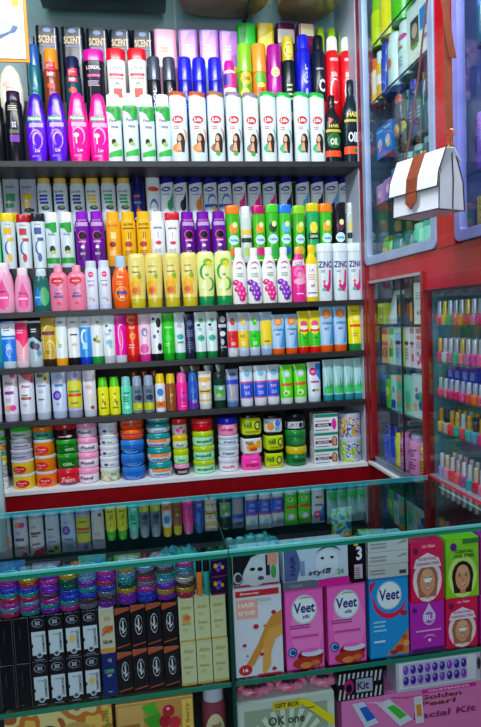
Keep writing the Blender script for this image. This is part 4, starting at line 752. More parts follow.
for z in [2.19]+UZ:
    slab('glass_board', XS+.014, 1.357, z-.006, 1.0595, 1.891, z, GLASS_SHELF, sc)
    slab('board_edge', XS+.0125, 1.357, z-.006, XS+.0138, 1.891, z, mat('#14303a', .3), sc)
for z in (1.185, 1.04, 1.312):
    slab('glass_board', XS+.016, 1.485, z-.006, 1.0595, 1.891, z, GLASS_SHELF, sc)
    slab('board_edge', XS+.0148, 1.485, z-.006, XS+.0158, 1.891, z, mat('#14303a', .3), sc)
for z in (1.66, 1.93, 2.2):
    slab('glass_board', XS+.014, .951, z-.006, 1.0595, 1.349, z, GLASS_SHELF, sc)
    slab('board_edge', XS+.0125, .951, z-.006, XS+.0138, 1.349, z, mat('#1c2450', .3), sc)

def side(z, where, specs, X0=.764, dz=0):
    """a rank of packs along a side shelf: px left, px right, height m"""
    for s in specs:
        kind, cat, look, pl, pr, H, shape, body, cap, decs = s[:10]
        X = X0 + (s[10] if len(s) > 10 else 0)
        ya = at(pl, 200, 0, X).y; yb = at(pr, 200, 0, X).y
        W = abs(ya-yb)*.96; D = min(W*.8, .06)
        pack(kind, cat, look+', '+where, None, (X+D/2+.002, (ya+yb)/2, z+.0004), R(-90), W, H, D, shape, body, cap, decs)
U = 'upper side window'
side(2.1905, U, [
 ('spray_bottle', 'bottle', 'tall lime bottle on highest board', 371.5, 379, .15, 'mist', '#c8e010', '#88c818', []),
 ('spray_bottle', 'bottle', 'yellow bottle on highest board', 379.5, 389, .15, 'mist', '#e8e020', '#e0d818', []),
 ('spray_bottle', 'bottle', 'green bottle on highest board', 390, 402, .16, 'mist', '#48c020', '#98d830', []),
])
side(UZ[0], U, [
 ('body_spray', 'bottle', 'white bottle with orange cap and red foot', 371.5, 377, .14, 'mist', '#e8dcc0', '#f07818', [('r', -.9, .05, .9, .2, '#e8c010')]),
 ('body_spray', 'bottle', 'yellow and white striped bottle', 377, 381.5, .145, 'mist', '#f0c030', '#dce8e8', [('r', -.9, .3, .9, .5, '#f0f0f0')]),
 ('body_spray', 'bottle', 'blue-capped striped bottle', 381.5, 386.5, .155, 'mist', '#2850c0', '#2040b0', [('r', -.9, .05, -.2, .7, '#e0e8f0')]),
 ('lotion_bottle', 'bottle', 'tall white bottle with orange figure', 387, 396, .155, 'straight', '#d4ece4', '#e0f0ec', [('e', 0, .45, .4, .1, '#d07838')]),
 ('lotion_bottle', 'bottle', 'white pump-topped bottle with pink badge', 396.5, 408, .155, 'straight', '#cce8e0', '#e0f0ec', [('e', .3, .7, .5, .05, '#c02890'), ('r', -.6, .5, .4, .55, '#807068'), ('s', -.5, .2, .5, .4, 3, '#90a8a8'), ('e', -.2, .6, .3, .05, '#d8d048')]),
 ('cosmetic_carton', 'box', 'tall white carton with blue portrait', 409, 434, .158, 'box', '#d8ece8', None, [('r', -.7, .3, .0, .75, '#303848'), ('e', -.35, .55, .25, .12, '#b8a090'), ('r', .1, .45, .8, .8, '#2888d8'), ('r', -.6, .25, -.1, .32, '#30a050'), ('e', .5, .3, .2, .04, '#a868c8')]),
])
side(UZ[1], U, [
 ('cosmetic_carton', 'box', 'blue carton with pale flowers, left', 377, 384.5, .10, 'box', '#1878d8', None, [('e', 0, .5, .6, .15, '#d8c8e0'), ('e', .1, .35, .4, .1, '#f0a0b0'), ('r', -.8, .85, .8, .9, '#90c8f0')]),
 ('cosmetic_carton', 'box', 'blue carton with pale flowers, right', 384.5, 392.5, .10, 'box', '#1878d8', None, [('e', 0, .5, .6, .15, '#d8c8e0'), ('e', .1, .35, .4, .1, '#f0c060'), ('r', -.8, .85, .8, .9, '#90c8f0')]),
 ('shampoo_bottle', 'bottle', 'dark bottle with crimson collar', 393.5, 400, .155, 'straight', '#102838', '#c01838', [('e', 0, .35, .7, .12, '#c8a830'), ('e', 0, .3, .4, .06, '#d84828')]),
 ('shampoo_bottle', 'bottle', 'dark bottle with yellow label', 400, 407.5, .15, 'straight', '#0c2c34', '#104858', [('e', 0, .35, .7, .1, '#a8b028'), ('s', -.5, .5, .5, .6, 2, '#60a8a8')]),
 ('shampoo_bottle', 'bottle', 'navy bottle with blue cap', 407.5, 415, .16, 'straight', '#14306c', '#1828a8', [('s', -.5, .3, .5, .5, 3, '#6090c0')]),
 ('shampoo_bottle', 'bottle', 'dark teal bottle with black cap', 415, 423.5, .16, 'straight', '#104850', '#141820', [('s', -.5, .3, .5, .5, 3, '#58a0a0')]),
 ('lotion_bottle', 'bottle', 'white oval bottle with violet cap', 424.5, 437, .14, 'bulge', '#d8e8dc', '#38184c', [('e', 0, .4, .12, .06, '#38a070'), ('e', .1, .6, .15, .03, '#e06858')]),
])
side(UZ[2], U, [
 ('cosmetic_carton', 'box', 'lilac floral carton nearest the wall', 376, 383, .062, 'box', '#c890d0', None, [('e', 0, .5, .5, .2, '#e8b8e0'), ('e', -.3, .25, .4, .1, '#d84878')]),
 ('cosmetic_carton', 'box', 'lilac floral carton, second', 383, 390.5, .068, 'box', '#c088d8', None, [('e', .2, .55, .5, .2, '#f0c8e8'), ('e', -.3, .25, .3, .1, '#6868c8')]),
 ('cosmetic_carton', 'box', 'sky blue carton with red fruit', 391, 400, .085, 'box', '#3890d8', None, [('e', .2, .5, .4, .15, '#c83848'), ('e', -.3, .7, .4, .1, '#90c8f0')]),
 ('hair_oil_bottle', 'bottle', 'teal bottle with pale shoulder', 401, 409, .11, 'straight', '#208890', '#90c8c8', []),
 ('hair_oil_bottle', 'bottle', 'dark teal bottle with light rim', 409.5, 419, .115, 'straight', '#185858', '#90b8b8', [('e', 0, .5, .4, .1, '#a8b830')]),
 ('hair_oil_bottle', 'bottle', 'dark green bottle with gold mark', 419.5, 430, .12, 'straight', '#144840', '#70a098', [('e', 0, .6, .4, .1, '#c8b830')]),
 ('hair_oil_bottle', 'bottle', 'dark bottle with rose mark', 430, 438, .12, 'straight', '#283840', '#8898a0', [('e', 0, .5, .5, .12, '#c84060')]),
])
side(1.4855, U, [
 ('shampoo_bottle', 'bottle', 'green bottle with orange print', 378, 387, .105, 'straight', '#48a018', '#587818', [('e', 0, .55, .6, .12, '#f09018'), ('e', 0, .2, .8, .1, '#e8a8b0')]),
 ('shampoo_bottle', 'bottle', 'teal bottle with white foot', 388, 397, .1, 'straight', '#187878', '#206058', [('r', -.9, .05, .9, .3, '#b8d8e0')]),
 ('shampoo_bottle', 'bottle', 'dark teal bottle with olive label', 398, 408, .1, 'straight', '#186870', '#185860', [('r', -.9, .4, .9, .6, '#708030'), ('r', -.9, .05, .9, .22, '#70b0d0')]),
 ('shampoo_bottle', 'bottle', 'pale mint bottle with blue dot', 409, 418, .11, 'straight', '#70d8b0', '#a0e0c8', [('e', .2, .5, .25, .06, '#2858c0')]),
 ('shampoo_bottle', 'bottle', 'mint striped bottle', 418, 427, .11, 'straight', '#88e0c0', '#58b8a0', [('r', -.3, .1, .0, .8, '#d8f8e8')]),
 ('shampoo_bottle', 'bottle', 'cream bottle with pink marks', 427.5, 436.5, .115, 'straight', '#d8e0c0', '#e0e4d0', [('e', 0, .6, .3, .06, '#d83890'), ('e', .2, .4, .25, .05, '#e058a8')]),
])
L = 'lower side bay'
white_pink = [('e', -.2, .75, .5, .06, '#f05878'), ('r', -.8, .85, .8, .97, '#f06890'), ('s', -.7, .5, .5, .68, 3, '#c0a0b0'), ('e', .3, .25, .45, .1, '#e83888'), ('e', -.3, .15, .3, .06, '#e83888'), ('e', -.4, .36, .2, .05, '#7868b8')]
side(1.3124, L, [
 ('cosmetic_carton', 'box', 'small yellow-green carton', 374.5, 381, .068, 'box', '#a8b818', None, [('e', 0, .35, .2, .08, '#f0f0e0'), ('r', -.9, .8, .9, .97, '#d8e070')]),
 ('cream_tube', 'tube', 'white squeeze tube with green line', 381.5, 393, .105, 'tube', '#d0e4dc', '#b8c8c8', [('s', -.6, .3, .3, .7, 6, '#80a098')]),
 ('hair_dye_box', 'box', 'dark teal carton with orange bottle print', 393.5, 402, .09, 'box', '#142c38', None, [('e', 0, .5, .5, .25, '#c86818'), ('s', -.8, .75, .8, .9, 2, '#586870')]),
 ('hair_dye_box', 'box', 'dark carton with orange stripe', 402.5, 410, .09, 'box', '#20242c', None, [('r', .2, .1, .9, .7, '#e08820'), ('e', -.3, .5, .4, .2, '#8a3020')]),
 ('cosmetic_carton', 'box', 'tall white carton with navy letters', 411, 421.5, .118, 'box', '#dce8ec', None, [('t', '61', 0, .28, .8, .12, '#304858'), ('s', -.6, .6, .5, .8, 3, '#8098a0')]),
])
side(1.1855, L, [
 ('cosmetic_carton', 'box', 'orange carton with brown portrait', 378, 384.5, .115, 'box', '#e8a860', None, [('r', -.98, .82, .98, .98, '#d83018'), ('r', -.98, .64, .98, .8, '#e8d020'), ('r', -.9, .52, .9, .6, '#e04890'), ('woman', 0, .3, .6, .14, '#503020')]),
 ('cosmetic_carton', 'box', 'green and white carton', 385, 390.5, .118, 'box', '#c0e0c0', None, [('r', -.98, .8, .98, .98, '#18a828'), ('r', -.98, .2, .4, .45, '#38b048'), ('s', -.6, .5, .6, .7, 3, '#609878')]),
 ('cosmetic_carton', 'box', 'pale blue carton with purple oval', 391, 398, .118, 'box', '#a8d0e8', None, [('e', 0, .6, .8, .06, '#382868'), ('s', -.6, .2, .6, .5, 5, '#4870b8'), ('r', -.98, .85, .98, .98, '#c8e8e0')]),
 ('cosmetic_carton', 'box', 'white carton with yellow edge and violet oval', 399.5, 405.5, .118, 'box', '#e0e8e0', None, [('r', -.98, 0, -.3, .98, '#d0d820'), ('e', .2, .6, .7, .05, '#482870'), ('s', -.2, .2, .8, .5, 4, '#a08898')]),
 ('cosmetic_carton', 'box', 'white carton with pink top and violet oval', 406, 411, .118, 'box', '#ecdce8', None, [('e', 0, .6, .8, .05, '#482870')]+white_pink[1:4]),
 ('cosmetic_carton', 'box', 'white carton with pink heart print', 411.5, 421.5, .118, 'box', '#f0e0ec', None, white_pink),
])
side(1.0405, L, [
 ('shampoo_bottle', 'bottle', 'navy bottle with blue cap', 373.5, 378.5, .105, 'straight', '#101c60', '#1838b0', []),
 ('shampoo_bottle', 'bottle', 'green bottle with yellow spots', 379, 386, .11, 'straight', '#48b828', '#308818', [('e', 0, .5, .5, .15, '#c8d830')]),
 ('cosmetic_carton', 'box', 'white and blue carton', 386.5, 391, .11, 'box', '#c8dce8', None, [('r', -.98, .05, .98, .3, '#1848c8'), ('e', 0, .6, .6, .1, '#7090b8')]),
 ('cosmetic_carton', 'box', 'mint and orange carton', 391.5, 398, .115, 'box', '#58c8b0', None, [('r', -.98, .85, .98, .98, '#f09030'), ('e', 0, .4, .6, .2, '#e0a070'), ('e', .2, .7, .4, .1, '#28a890')]),
 ('cosmetic_carton', 'box', 'mint carton with floral oval', 399.5, 407, .12, 'box', '#90e0c8', None, [('e', 0, .4, .7, .25, '#58c8a0'), ('e', .1, .2, .5, .1, '#d8a858')]),
 ('cosmetic_carton', 'box', 'large pale carton with blue and pink flowers', 407.5, 421.5, .128, 'box', '#c8e8ec', None, [('e', -.3, .65, .2, .06, '#d85888'), ('e', -.2, .5, .3, .08, '#3878c8'), ('e', .3, .5, .35, .12, '#48b078'), ('e', .4, .3, .4, .1, '#2058a8'), ('e', -.5, .25, .3, .1, '#f0b870')]),
])
side(.8625, L, [
 ('lotion_bottle', 'bottle', 'royal blue bottle with dark lid', 375, 380.5, .115, 'mist', '#1038b8', '#102878', []),
 ('lotion_bottle', 'bottle', 'taller royal blue bottle', 381, 387, .12, 'mist', '#1444d0', '#0c2890', []),
 ('talc_bottle', 'bottle', 'narrow yellow spotted bottle', 387.5, 391.5, .105, 'spray', '#d8d830', '#e8e018', [('s', -.8, .2, .8, .6, 5, '#805828')]),
 ('talc_bottle', 'bottle', 'pink talc bottle behind the glass joint', 392, 398.5, .115, 'spray', '#e080c8', '#d868b0', [('s', -.8, .15, .8, .7, 7, '#803878'), ('e', 0, .5, .6, .05, '#c82868')]),
 ('talc_bottle', 'bottle', 'larger pink talc bottle with lilac cap', 400, 409.5, .118, 'spray', '#f090d0', '#b8a0d0', [('s', -.8, .15, .8, .7, 7, '#803878'), ('e', 0, .5, .6, .05, '#c82868')]),
 ('talc_bottle', 'bottle', 'yellow talc bottle with pink band', 410.5, 421.5, .112, 'spray', '#e0d038', '#e8e010', [('r', -.95, .6, .95, .72, '#e070c0'), ('s', -.8, .15, .8, .55, 5, '#805828')]),
])
V = 'far right window'
side(1.5045+.0, V, [('glitter_box', 'box', 'gold glitter carton', 476, 486, .10, 'box', glitter('#8a7018', '#f0e048'), None, [])])
side(1.6605, V, [('perfume_bottle', 'bottle', 'violet perfume bottle', 474, 480, .13, 'mist', '#5838a8', '#8858c8', []), ('perfume_bottle', 'bottle', 'dark plum perfume bottle', 481, 489, .15, 'mist', '#482068', '#a0a0d8', [])])
side(1.9305, V, [('perfume_bottle', 'bottle', 'teal perfume bottle', 475, 481, .12, 'mist', '#205878', '#4878c0', []), ('perfume_bottle', 'bottle', 'magenta perfume bottle', 482, 490, .15, 'mist', '#883078', '#a84898', [])])

# ------------------------------------------------------------------ nail polish showcase
def polish(body, capc, H, cap_tall):
    root = empty('nail_polish_bottle'); mb = MB(); w = .0115
    f = 1-cap_tall
    mb.rings([se(12, w*a, w*b, v*H, 3) for v, a, b in ((0, .9, .9), (.03, 1, 1), (f*.85, 1, 1), (f*.97, .6, .6))], body); k = [mb.build('bottle_body', root, smooth=True)]
    mb = MB(); mb.rings([se(10, w*a, w*a, v*H, 2) for v, a in ((f*.97, .62), (f+.02, .66), (.98, .56), (1, .46))], capc); k.append(mb.build('cap', root, smooth=True))
    KIDS[root.name] = k; return root
PT = {}
NZ = [(1.312, 'top'), (1.215, 'second'), (1.122, 'third'), (1.028, 'fourth'), (.9055, 'lowest')]
PC = [['#e83060', '#d8b018', '#20b850', '#e83890', '#f09018', '#d82030', '#e85898', '#c81868'],
      ['#d85080', '#d8d0d8', '#e86098', '#30b880', '#e87888', '#d858a0', '#d81898', '#e04888'],
      ['#e04878', '#e85078', '#d83878', '#e81868', '#f02898', '#e84050', '#f07020', '#e83878'],
      ['#d8b068', '#c8a8a8', '#f02048', '#20a898', '#d84858', '#18a8a0', '#2898b8', '#c83870'],
      ['#9898d0', '#d890b0', '#e83040', '#e85850', '#a84878', '#2898a0', '#c82040', '#e07090']]
NM = {'#e83060': 'rose red', '#d8b018': 'mustard', '#20b850': 'green', '#e83890': 'hot pink', '#f09018': 'orange', '#d82030': 'red', '#e85898': 'pink', '#c81868': 'magenta'}
CC = [['#b8c8d8', '#d8c868', '#c0d0e0', '#a8b8c8'], ['#d8b868', '#c8ccd8', '#d0d8e0', '#b8c0d0'], ['#a8b8d8', '#c8d0e0'], ['#c89830', '#183848', '#c89828', '#d0b058', '#c0c8d8'], ['#c8ccd8', '#d8c0a0', '#d0d4e0', '#c8b0b8', '#d0d0d8']]
def hue(h):
    r, g, b = [int(h[i:i+2], 16) for i in (1, 3, 5)]
    if max(r, g, b)-min(r, g, b) < 45: return 'pale grey'
    if r > 190 and g > 140 and b < 120: return 'yellow'
    if r > 200 and g > 90 and b < 80: return 'orange'
    if g > r and g > b*.9: return 'green' if b < 130 else 'teal'
    if b > r: return 'blue' if g < 120 else 'teal'
    if r > 180 and b > 110: return 'pink'
    return 'red'
NTH = ['furthest from the viewer', 'second furthest', 'third furthest', 'fourth furthest', 'fifth furthest', 'sixth furthest', 'seventh furthest', 'eighth furthest', 'ninth furthest', 'tenth furthest']
for ri, (z, nm) in enumerate(NZ):
    if ri < 4:
        slab('glass_board', XS+.012, .99, z-.0055, 1.0, 1.476, z-.0005, GLASS_SHELF, sc)
    for depth in range(2 if ri != 2 else 1):
        for k in range(9):
            y = 1.452 - k*.0275 - (.008 if depth else 0); X = XS+.030 + depth*.032
            body = PC[ri][(k+depth*3) % 8]; capc = CC[ri][(k+depth) % len(CC[ri])]
            key = (body, capc, ri)
            if key in PT: r = dup(PT[key])
            else: r = polish(glitter(body, '#f8d8e8') if (k+ri) % 3 == 0 and ri < 3 else mat(body, .15), mat(capc, .25, .3), .062 if ri != 2 else .05, .55); PT[key] = r
            r.location = (X, y, z); tag(r, '%s nail polish, %s, %s rank of %s polish shelf' % (hue(body), NTH[k], 'front' if not depth else 'back', nm), 'nail polish', 'nail polish bottles in the side showcase')
for k in range(4):   # blue cartons above the third rank
    y = 1.448 - k*.036
    o = empty('polish_box', (XS+.065, y, 1.122), 0, 'deep blue polish carton behind third polish shelf, %s' % NTH[k], 'box', 'blue cartons in the polish showcase')
    mb = MB(); mb.box(-.012, -.016, 0, .012, .016, .082, mat('#1420a8', .3)); mb.build('carton', o, bevel=.001)
    mb = MB(); mb.box(-.0128, -.010, .05, -.0122, .010, .07, mat('#8090e0', .3)); mb.build('printed_label', o)

# ------------------------------------------------------------------ glass counter
GZ = .91; YFc = 1.085; SZ = at(120, 699, 1, YFc).z
XD = at(232, 640, 1, YFc).x; CXL, CXR = -.95, .728
co = empty('glass_counter', (0, 0, 0), 0, 'long glass-topped display counter with green glass edges and one dividing panel', 'counter')
for x0, x1 in ((CXL, XD-.001), (XD+.001, CXR)):
    slab('top_glass', x0, YFc-.004, GZ-.012, x1, 1.447, GZ, GLASS_TOP, co)
    slab('glass_edge', x0, YFc-.0055, GZ-.0125, x1, YFc-.0042, GZ-.004, GLASS_EDGE, co)
    slab('glass_edge', x0, YFc-.0062, GZ-.004, x1, YFc-.0002, GZ+.0006, mat('#58b8b8', .12), co)
    slab('glass_edge', x0, 1.4472, GZ-.012, x1, 1.4486, GZ+.0004, mat('#7ad0d8', .15), co)
    slab('shelf_glass', x0+.004, YFc+.004, SZ-.008, x1-.004, 1.43, SZ, GLASS_SHELF, co)
    slab('glass_edge', x0+.004, YFc+.0015, SZ-.0085, x1-.004, YFc+.0038, SZ+.0003, GLASS_EDGE, co)
    slab('front_glass', x0, YFc-.004, .30, x1, YFc-.001, GZ-.013, GLASS_PANE, co)
slab('joint_strip', XD-.0009, YFc-.004, GZ-.012, XD+.0009, 1.447, GZ+.0002, mat('#0c3a38', .3), co)
slab('divider', XD-.002, YFc, .20, XD+.002, 1.43, GZ-.013, mat('#12302c', .25), co)
slab('corner_trim', XD-.0035, YFc-.0008, .30, XD+.0035, YFc+.0008, GZ-.013, mat('#0e4034', .25), co)
slab('back_panel', CXL, 1.432, .10, CXR, 1.446, GZ-.0125, noisy('dark_counter_back', '#10181c', '#182226', 10, .5), co)
slab('bottom_board', CXL, YFc, .36, CXR, 1.431, .375, mat('#10161c', .5), co)
slab('base_cabinet', CXL, YFc+.0, 0, CXR, 1.445, .0995, RED_BOARD, co)
slab('front_board', CXL, YFc, .10, CXR, YFc+.015, .299, RED_BOARD, co)
IZ = at(90, 615, 1, 1.16).z
slab('inner_shelf', CXL+.01, 1.175, IZ-.006, XD-.01, 1.43, IZ, GLASS_SHELF, co)

CY = YFc + .012     # plane of the pack fronts behind the front glass
def cbox(kind, cat, label, x0, x1, z0, H, D, col, decs, group=None, y=CY, rz=0):
    """a carton in the counter between pixel columns x0 and x1"""
    yp = 363.5+(1.35-z0-H/2)/y*560
    a = at(x0, yp, 1, y).x; b = at(x1, yp, 1, y).x
    return pack(kind, cat, label, group, ((a+b)/2, y+D/2, z0), rz, (b-a)*.97, H, D, 'box', col, None, decs)
def zy(py, x=120, y=CY): return at(x, py, 1, y).z
PX = .00195
T1 = SZ+.0004
hL = (zy(661, 60)-zy(706, 60))*.985; T2 = T1+hL+.0008
LW = 'lower tier of counter'; UW = 'upper tier of counter'
for ti, (z, nm, dx) in enumerate(((T1, LW, 2.5), (T2, UW, 0))):
    for i, (a, b) in enumerate(((-1, 14.5), (15, 31))):
        cbox('perfume_box', 'box', 'tall plain black carton%s, %s' % (nth(i, 2), nm), a+dx, b+dx, z, hL*(1.0), .045, '#0b0a12', [('r', -.96, .02, -.9, .98, '#505868'), ('r', .9, .02, .96, .98, '#505868'), ('r', -.3, .5, -.05, .8, '#20202c')], 'plain black cartons in the counter')
    bs = [('r', -.85, .14, .85, .66, '#c8d4e0'), ('e', 0, .14, .4, .07, '#b8c4d0'), ('e', 0, .14, .25, .04, '#404858'), ('arc', 0, .85, .7, .09, 0, 350, .1, '#8890a0'), ('t', 'BS', 0, .85, .6, .09, '#a8b0c0', .2), ('tv', 'DIAMOND', .55, .40, .35, .40, '#303848'), ('e', -.8, .36, .12, .04, '#1a1c28'), ('s', -.6, .02, .6, .08, 1, '#707888'), ('s', -.4, .56, .4, .6, 1, '#788898')]
    for i in range(4):
        d = bs + ([('e', -.1, .42, .4, .09, '#e0b868')] if (i == 3 and ti == 0) or (i == 2 and ti == 1) else [])
        cbox('cosmetic_carton', 'box', 'black carton with white label%s of four, %s' % (nth(i, 4), nm), 31.5+17.3*i+dx, 48.3+17.3*i+dx, z, hL, .035, '#17141e', d, 'black cartons with white labels in the counter')
    cac = [('p', [(-.99, .99), (.99, .99), (.99, .93), (-.99, .84)], '#b05028'), ('arc', .05, .54, .50, .22, 0, 355, .06, '#d0d4dc'), ('r', -.05, .40, .12, .70, '#c8ccd4'), ('arc', -.1, .6, .25, .1, 180, 360, .2, '#c8ccd4'), ('arc', .15, .55, .25, .1, 180, 360, .2, '#c8ccd4'), ('p', [(-.9, .06), (.9, .12), (.9, .15), (-.9, .09)], '#a04828')]
    cx = [117, 132.6, 148.2, 164]
    for i in range(4):
        cbox('cosmetic_carton', 'box', 'black carton with white oval cactus emblem%s of four, %s' % (nth(i, 4), nm), cx[i]+dx, cx[i]+15.2+dx, z, hL*(1 if i % 3 else .97), .035, '#15121a', cac, 'black cactus-emblem cartons in the counter')
    cr = [('t', 'Aichun', 0, .80, 1.3, .09, '#b09838', .3), ('s', -.6, .60, .6, .68, 2, '#b8a858'), ('t', 'Beauty', 0, .42, 1.2, .08, '#a89040', .3), ('s', -.5, .26, .5, .34, 2, '#b0a050'), ('r', -.95, 0, .95, .05, '#c8a048')]
    for i in range(3):
        d = cr + ([('e', 0, .55, .6, .1, '#e09050'), ('e', .1, .57, .4, .05, '#c87038')] if i == 0 and ti else [])
        cbox('cosmetic_carton', 'box', 'cream carton with gold script%s of three, %s' % (nth(i, 3), nm), 180.5+16*i+dx, 196.2+16*i+dx, z, hL*(1 if i else 1.0), .035, '#c8cca0', d, 'cream cartons in the counter')
cbox('cosmetic_carton', 'box', 'cream and orange carton standing between black cartons, upper tier', 100.8, 116.4, T2, hL, .035, '#c8c4b0', [('t', 'aha', .1, .78, .9, .1, '#c89838', .3), ('e', .1, .52, .75, .09, '#d07838'), ('p', [(-.7, .44), (.8, .62), (.8, .54), (-.7, .38)], '#c05820'), ('t', 'SERUM', 0, .24, 1.2, .08, '#383828'), ('r', -.95, 0, .95, .1, '#d89028')])
cbox('cosmetic_carton', 'box', 'deep blue carton with white lettering, lower tier', 104, 119, T1, hL, .035, '#082068', [('t', 'OJ', .1, .82, .5, .09, '#a8b8d8'), ('t', 'SUMMER', 0, .58, 1.3, .09, '#58b888'), ('t', 'SPF', 0, .48, .6, .06, '#c8d0e0'), ('s', -.3, .1, .3, .14, 1, '#a8b0d0')])
# glitter bangle stacks on the inner shelf
def bangle(r, h, m):
    root = empty('glitter_bangle'); mb = MB(); n = 28; rings = []
    for v, a in ((0, .93), (.12, 1), (.30, 1), (.34, .96), (.38, 1), (.62, 1), (.66, .96), (.70, 1), (.88, 1), (1, .93), (1, .80), (.5, .78), (0, .80), (0, .93)):
        rings.append([(r*a*math.cos(t), r*a*math.sin(t), v*h) for t in (2*math.pi*j/n for j in range(n))])
    mb.rings(rings, m, False, False); k = mb.build('band', root, smooth=True); KIDS[root.name] = [k]; return root
BC = {'violet': ('#7018a8', '#c858f0'), 'magenta': ('#b0188a', '#f078d0'), 'teal': ('#107888', '#70d8d8'), 'royal blue': ('#1828b8', '#6888f8'), 'crimson': ('#a81048', '#f07090'), 'gold': ('#a87818', '#f0d060'), 'silver-blue': ('#5878a8', '#b8d0f0'), 'dark green': ('#104840', '#308870'), 'bronze': ('#4a3038', '#907078'), 'grey': ('#606078', '#a8a8c0'), 'cream': ('#b0a890', '#e8e0d0')}
BS = [['crimson', 'silver-blue', 'magenta', 'crimson', 'teal', 'royal blue', 'violet', 'magenta'],
      ['teal', 'magenta', 'silver-blue', 'crimson', 'teal', 'royal blue', 'crimson', 'gold'],
      ['violet', 'teal', 'magenta', 'bronze', 'violet', 'violet', 'magenta', 'violet'],
      ['magenta', 'teal', 'royal blue', 'royal blue', 'dark green', 'dark green', 'gold'],
      ['grey', 'bronze', 'royal blue', 'teal', 'violet', 'silver-blue', 'silver-blue'],
      ['violet', 'bronze', 'grey', 'royal blue', 'crimson', 'violet', 'magenta'],
      ['violet', 'violet', 'gold', 'dark green', 'teal', 'silver-blue', 'gold'],
      ['royal blue', 'royal blue', 'magenta', 'grey', 'crimson', 'bronze', 'silver-blue'],
      ['violet', 'gold', 'violet', 'silver-blue', 'teal', 'bronze', 'silver-blue'],
      ['crimson', 'gold', 'bronze', 'cream', 'grey', 'teal', 'magenta']]
BP = [8, 28, 48.5, 68.5, 87.5, 106.8, 127.3, 146.5, 166, 185.8]
BT = {}; br_ = .0183
STK = T2 + hL + .0008; YS = CY + .0195
for si, c in enumerate(BP):
    n = len(BS[si]); top = GZ-.0185-(.003 if si % 2 else 0); bh = (top-STK)/n; x = at(c, 590, 1, CY+.008).x; z = STK
    for k, cn in enumerate(BS[si]):
        key = (cn, n, si % 2)
        if key in BT: o = dup(BT[key])
        else: o = bangle(br_, bh-.0004, glitter(*BC[cn])); BT[key] = o
        o.location = (x + .0005*math.sin(3*k+si), YS, z); o.rotation_euler = (0, 0, k*.7)
        pos = 'bottom' if k == 0 else 'top' if k == n-1 else ORD[k]+' from bottom'
        tag(o, '%s glitter bangle, %s of %s bangle stack from left' % (cn, pos, ORD[si]), 'bangle', 'glitter bangles stacked in the counter')
        z += bh
    # white rim ring on the top of each stack
    o = bangle(br_*.96, .004, mat('#e8ecf4', .3)); o.name = 'white_bangle'; o.location = (x, YS, z)
    tag(o, 'thin white bangle lying on top of %s bangle stack from left' % ORD[si], 'bangle', 'white bangles on the stacks')
for c, body, nm in ((200, '#e07830', 'orange'), (207, '#209890', 'teal')):
    x = at(c, 590, 1, CY+.008).x
    pack('lipstick_tube', 'lipstick', '%s lip gloss tube with black cap beside the bangle stacks' % nm, 'lip gloss tubes', (x, CY+.012, STK), 0, .0125, .07, .0125, 'can', body, '#14101a', [])
fz = T2 + hL + .001
for k in range(2):
    cbox('perfume_box', 'box', 'dark purple carton with gold and blue flowers, %s one beside divider' % ('lower', 'upper')[k], 212.5, 228.8, fz+k*.0352, .0345, .035, '#280838', [('e', -.4, .65, .25, .14, '#e0a028'), ('e', .1, .7, .25, .13, '#3858d0'), ('e', .45, .55, .2, .12, '#e0a028'), ('e', -.1, .42, .3, .12, '#5040c0'), ('r', -.9, .04, .9, .08, '#a02050')], 'flowered purple cartons')

# right bay
legs = [('r', -.9, .90, .9, .97, '#d01c30'), ('t', 'Beauty', -.3, .935, .8, .035, '#f0d0d0'), ('r', -.88, .66, .0, .87, '#e8a898'), ('t', 'HAIR', -.45, .81, .7, .05, '#f8e8e0'), ('t', 'REMOVER', -.45, .72, .7, .05, '#f8e8e0'),
  ('p', [(.98, .72), (.55, .66), (.3, .56), (-.05, .36), (-.55, .14), (-.72, .10), (-.70, .06), (-.45, .08), (-.2, .14), (.1, .28), (.5, .46), (.98, .52)], '#d08a38'),
  ('p', [(.98, .56), (.45, .52), (.2, .40), (.15, .24), (.1, .04), (.2, .01), (.45, .10), (.5, .26), (.7, .40), (.98, .44)], '#e0a048'),
  ('e', -.6, .08, .28, .06, '#d01c30'), ('t', '16', -.6, .08, .22, .04, '#ffffff'), ('e', -.1, .56, .12, .028, '#c02040'), ('e', -.6, .36, .09, .02, '#c02040'), ('e', .65, .70, .1, .024, '#c02040'), ('e', .1, .24, .09, .02, '#c02040'), ('e', .6, .06, .1, .022, '#c02040'), ('e', -.5, .24, .05, .012, '#8a6a20'), ('e', .25, .56, .05, .012, '#8a6a20'), ('r', -.1, .0, .9, .02, '#d02838'), ('s', .0, .90-.06, .85, .90-.02, 2, '#a8a8b0')]
H1 = zy(587, 256)-T1
LEG = cbox('hair_removal_box', 'box', 'white hair removal carton with two bare legs, beside divider', 235.5, 285, T1, H1, .05, '#d8dcea', legs)
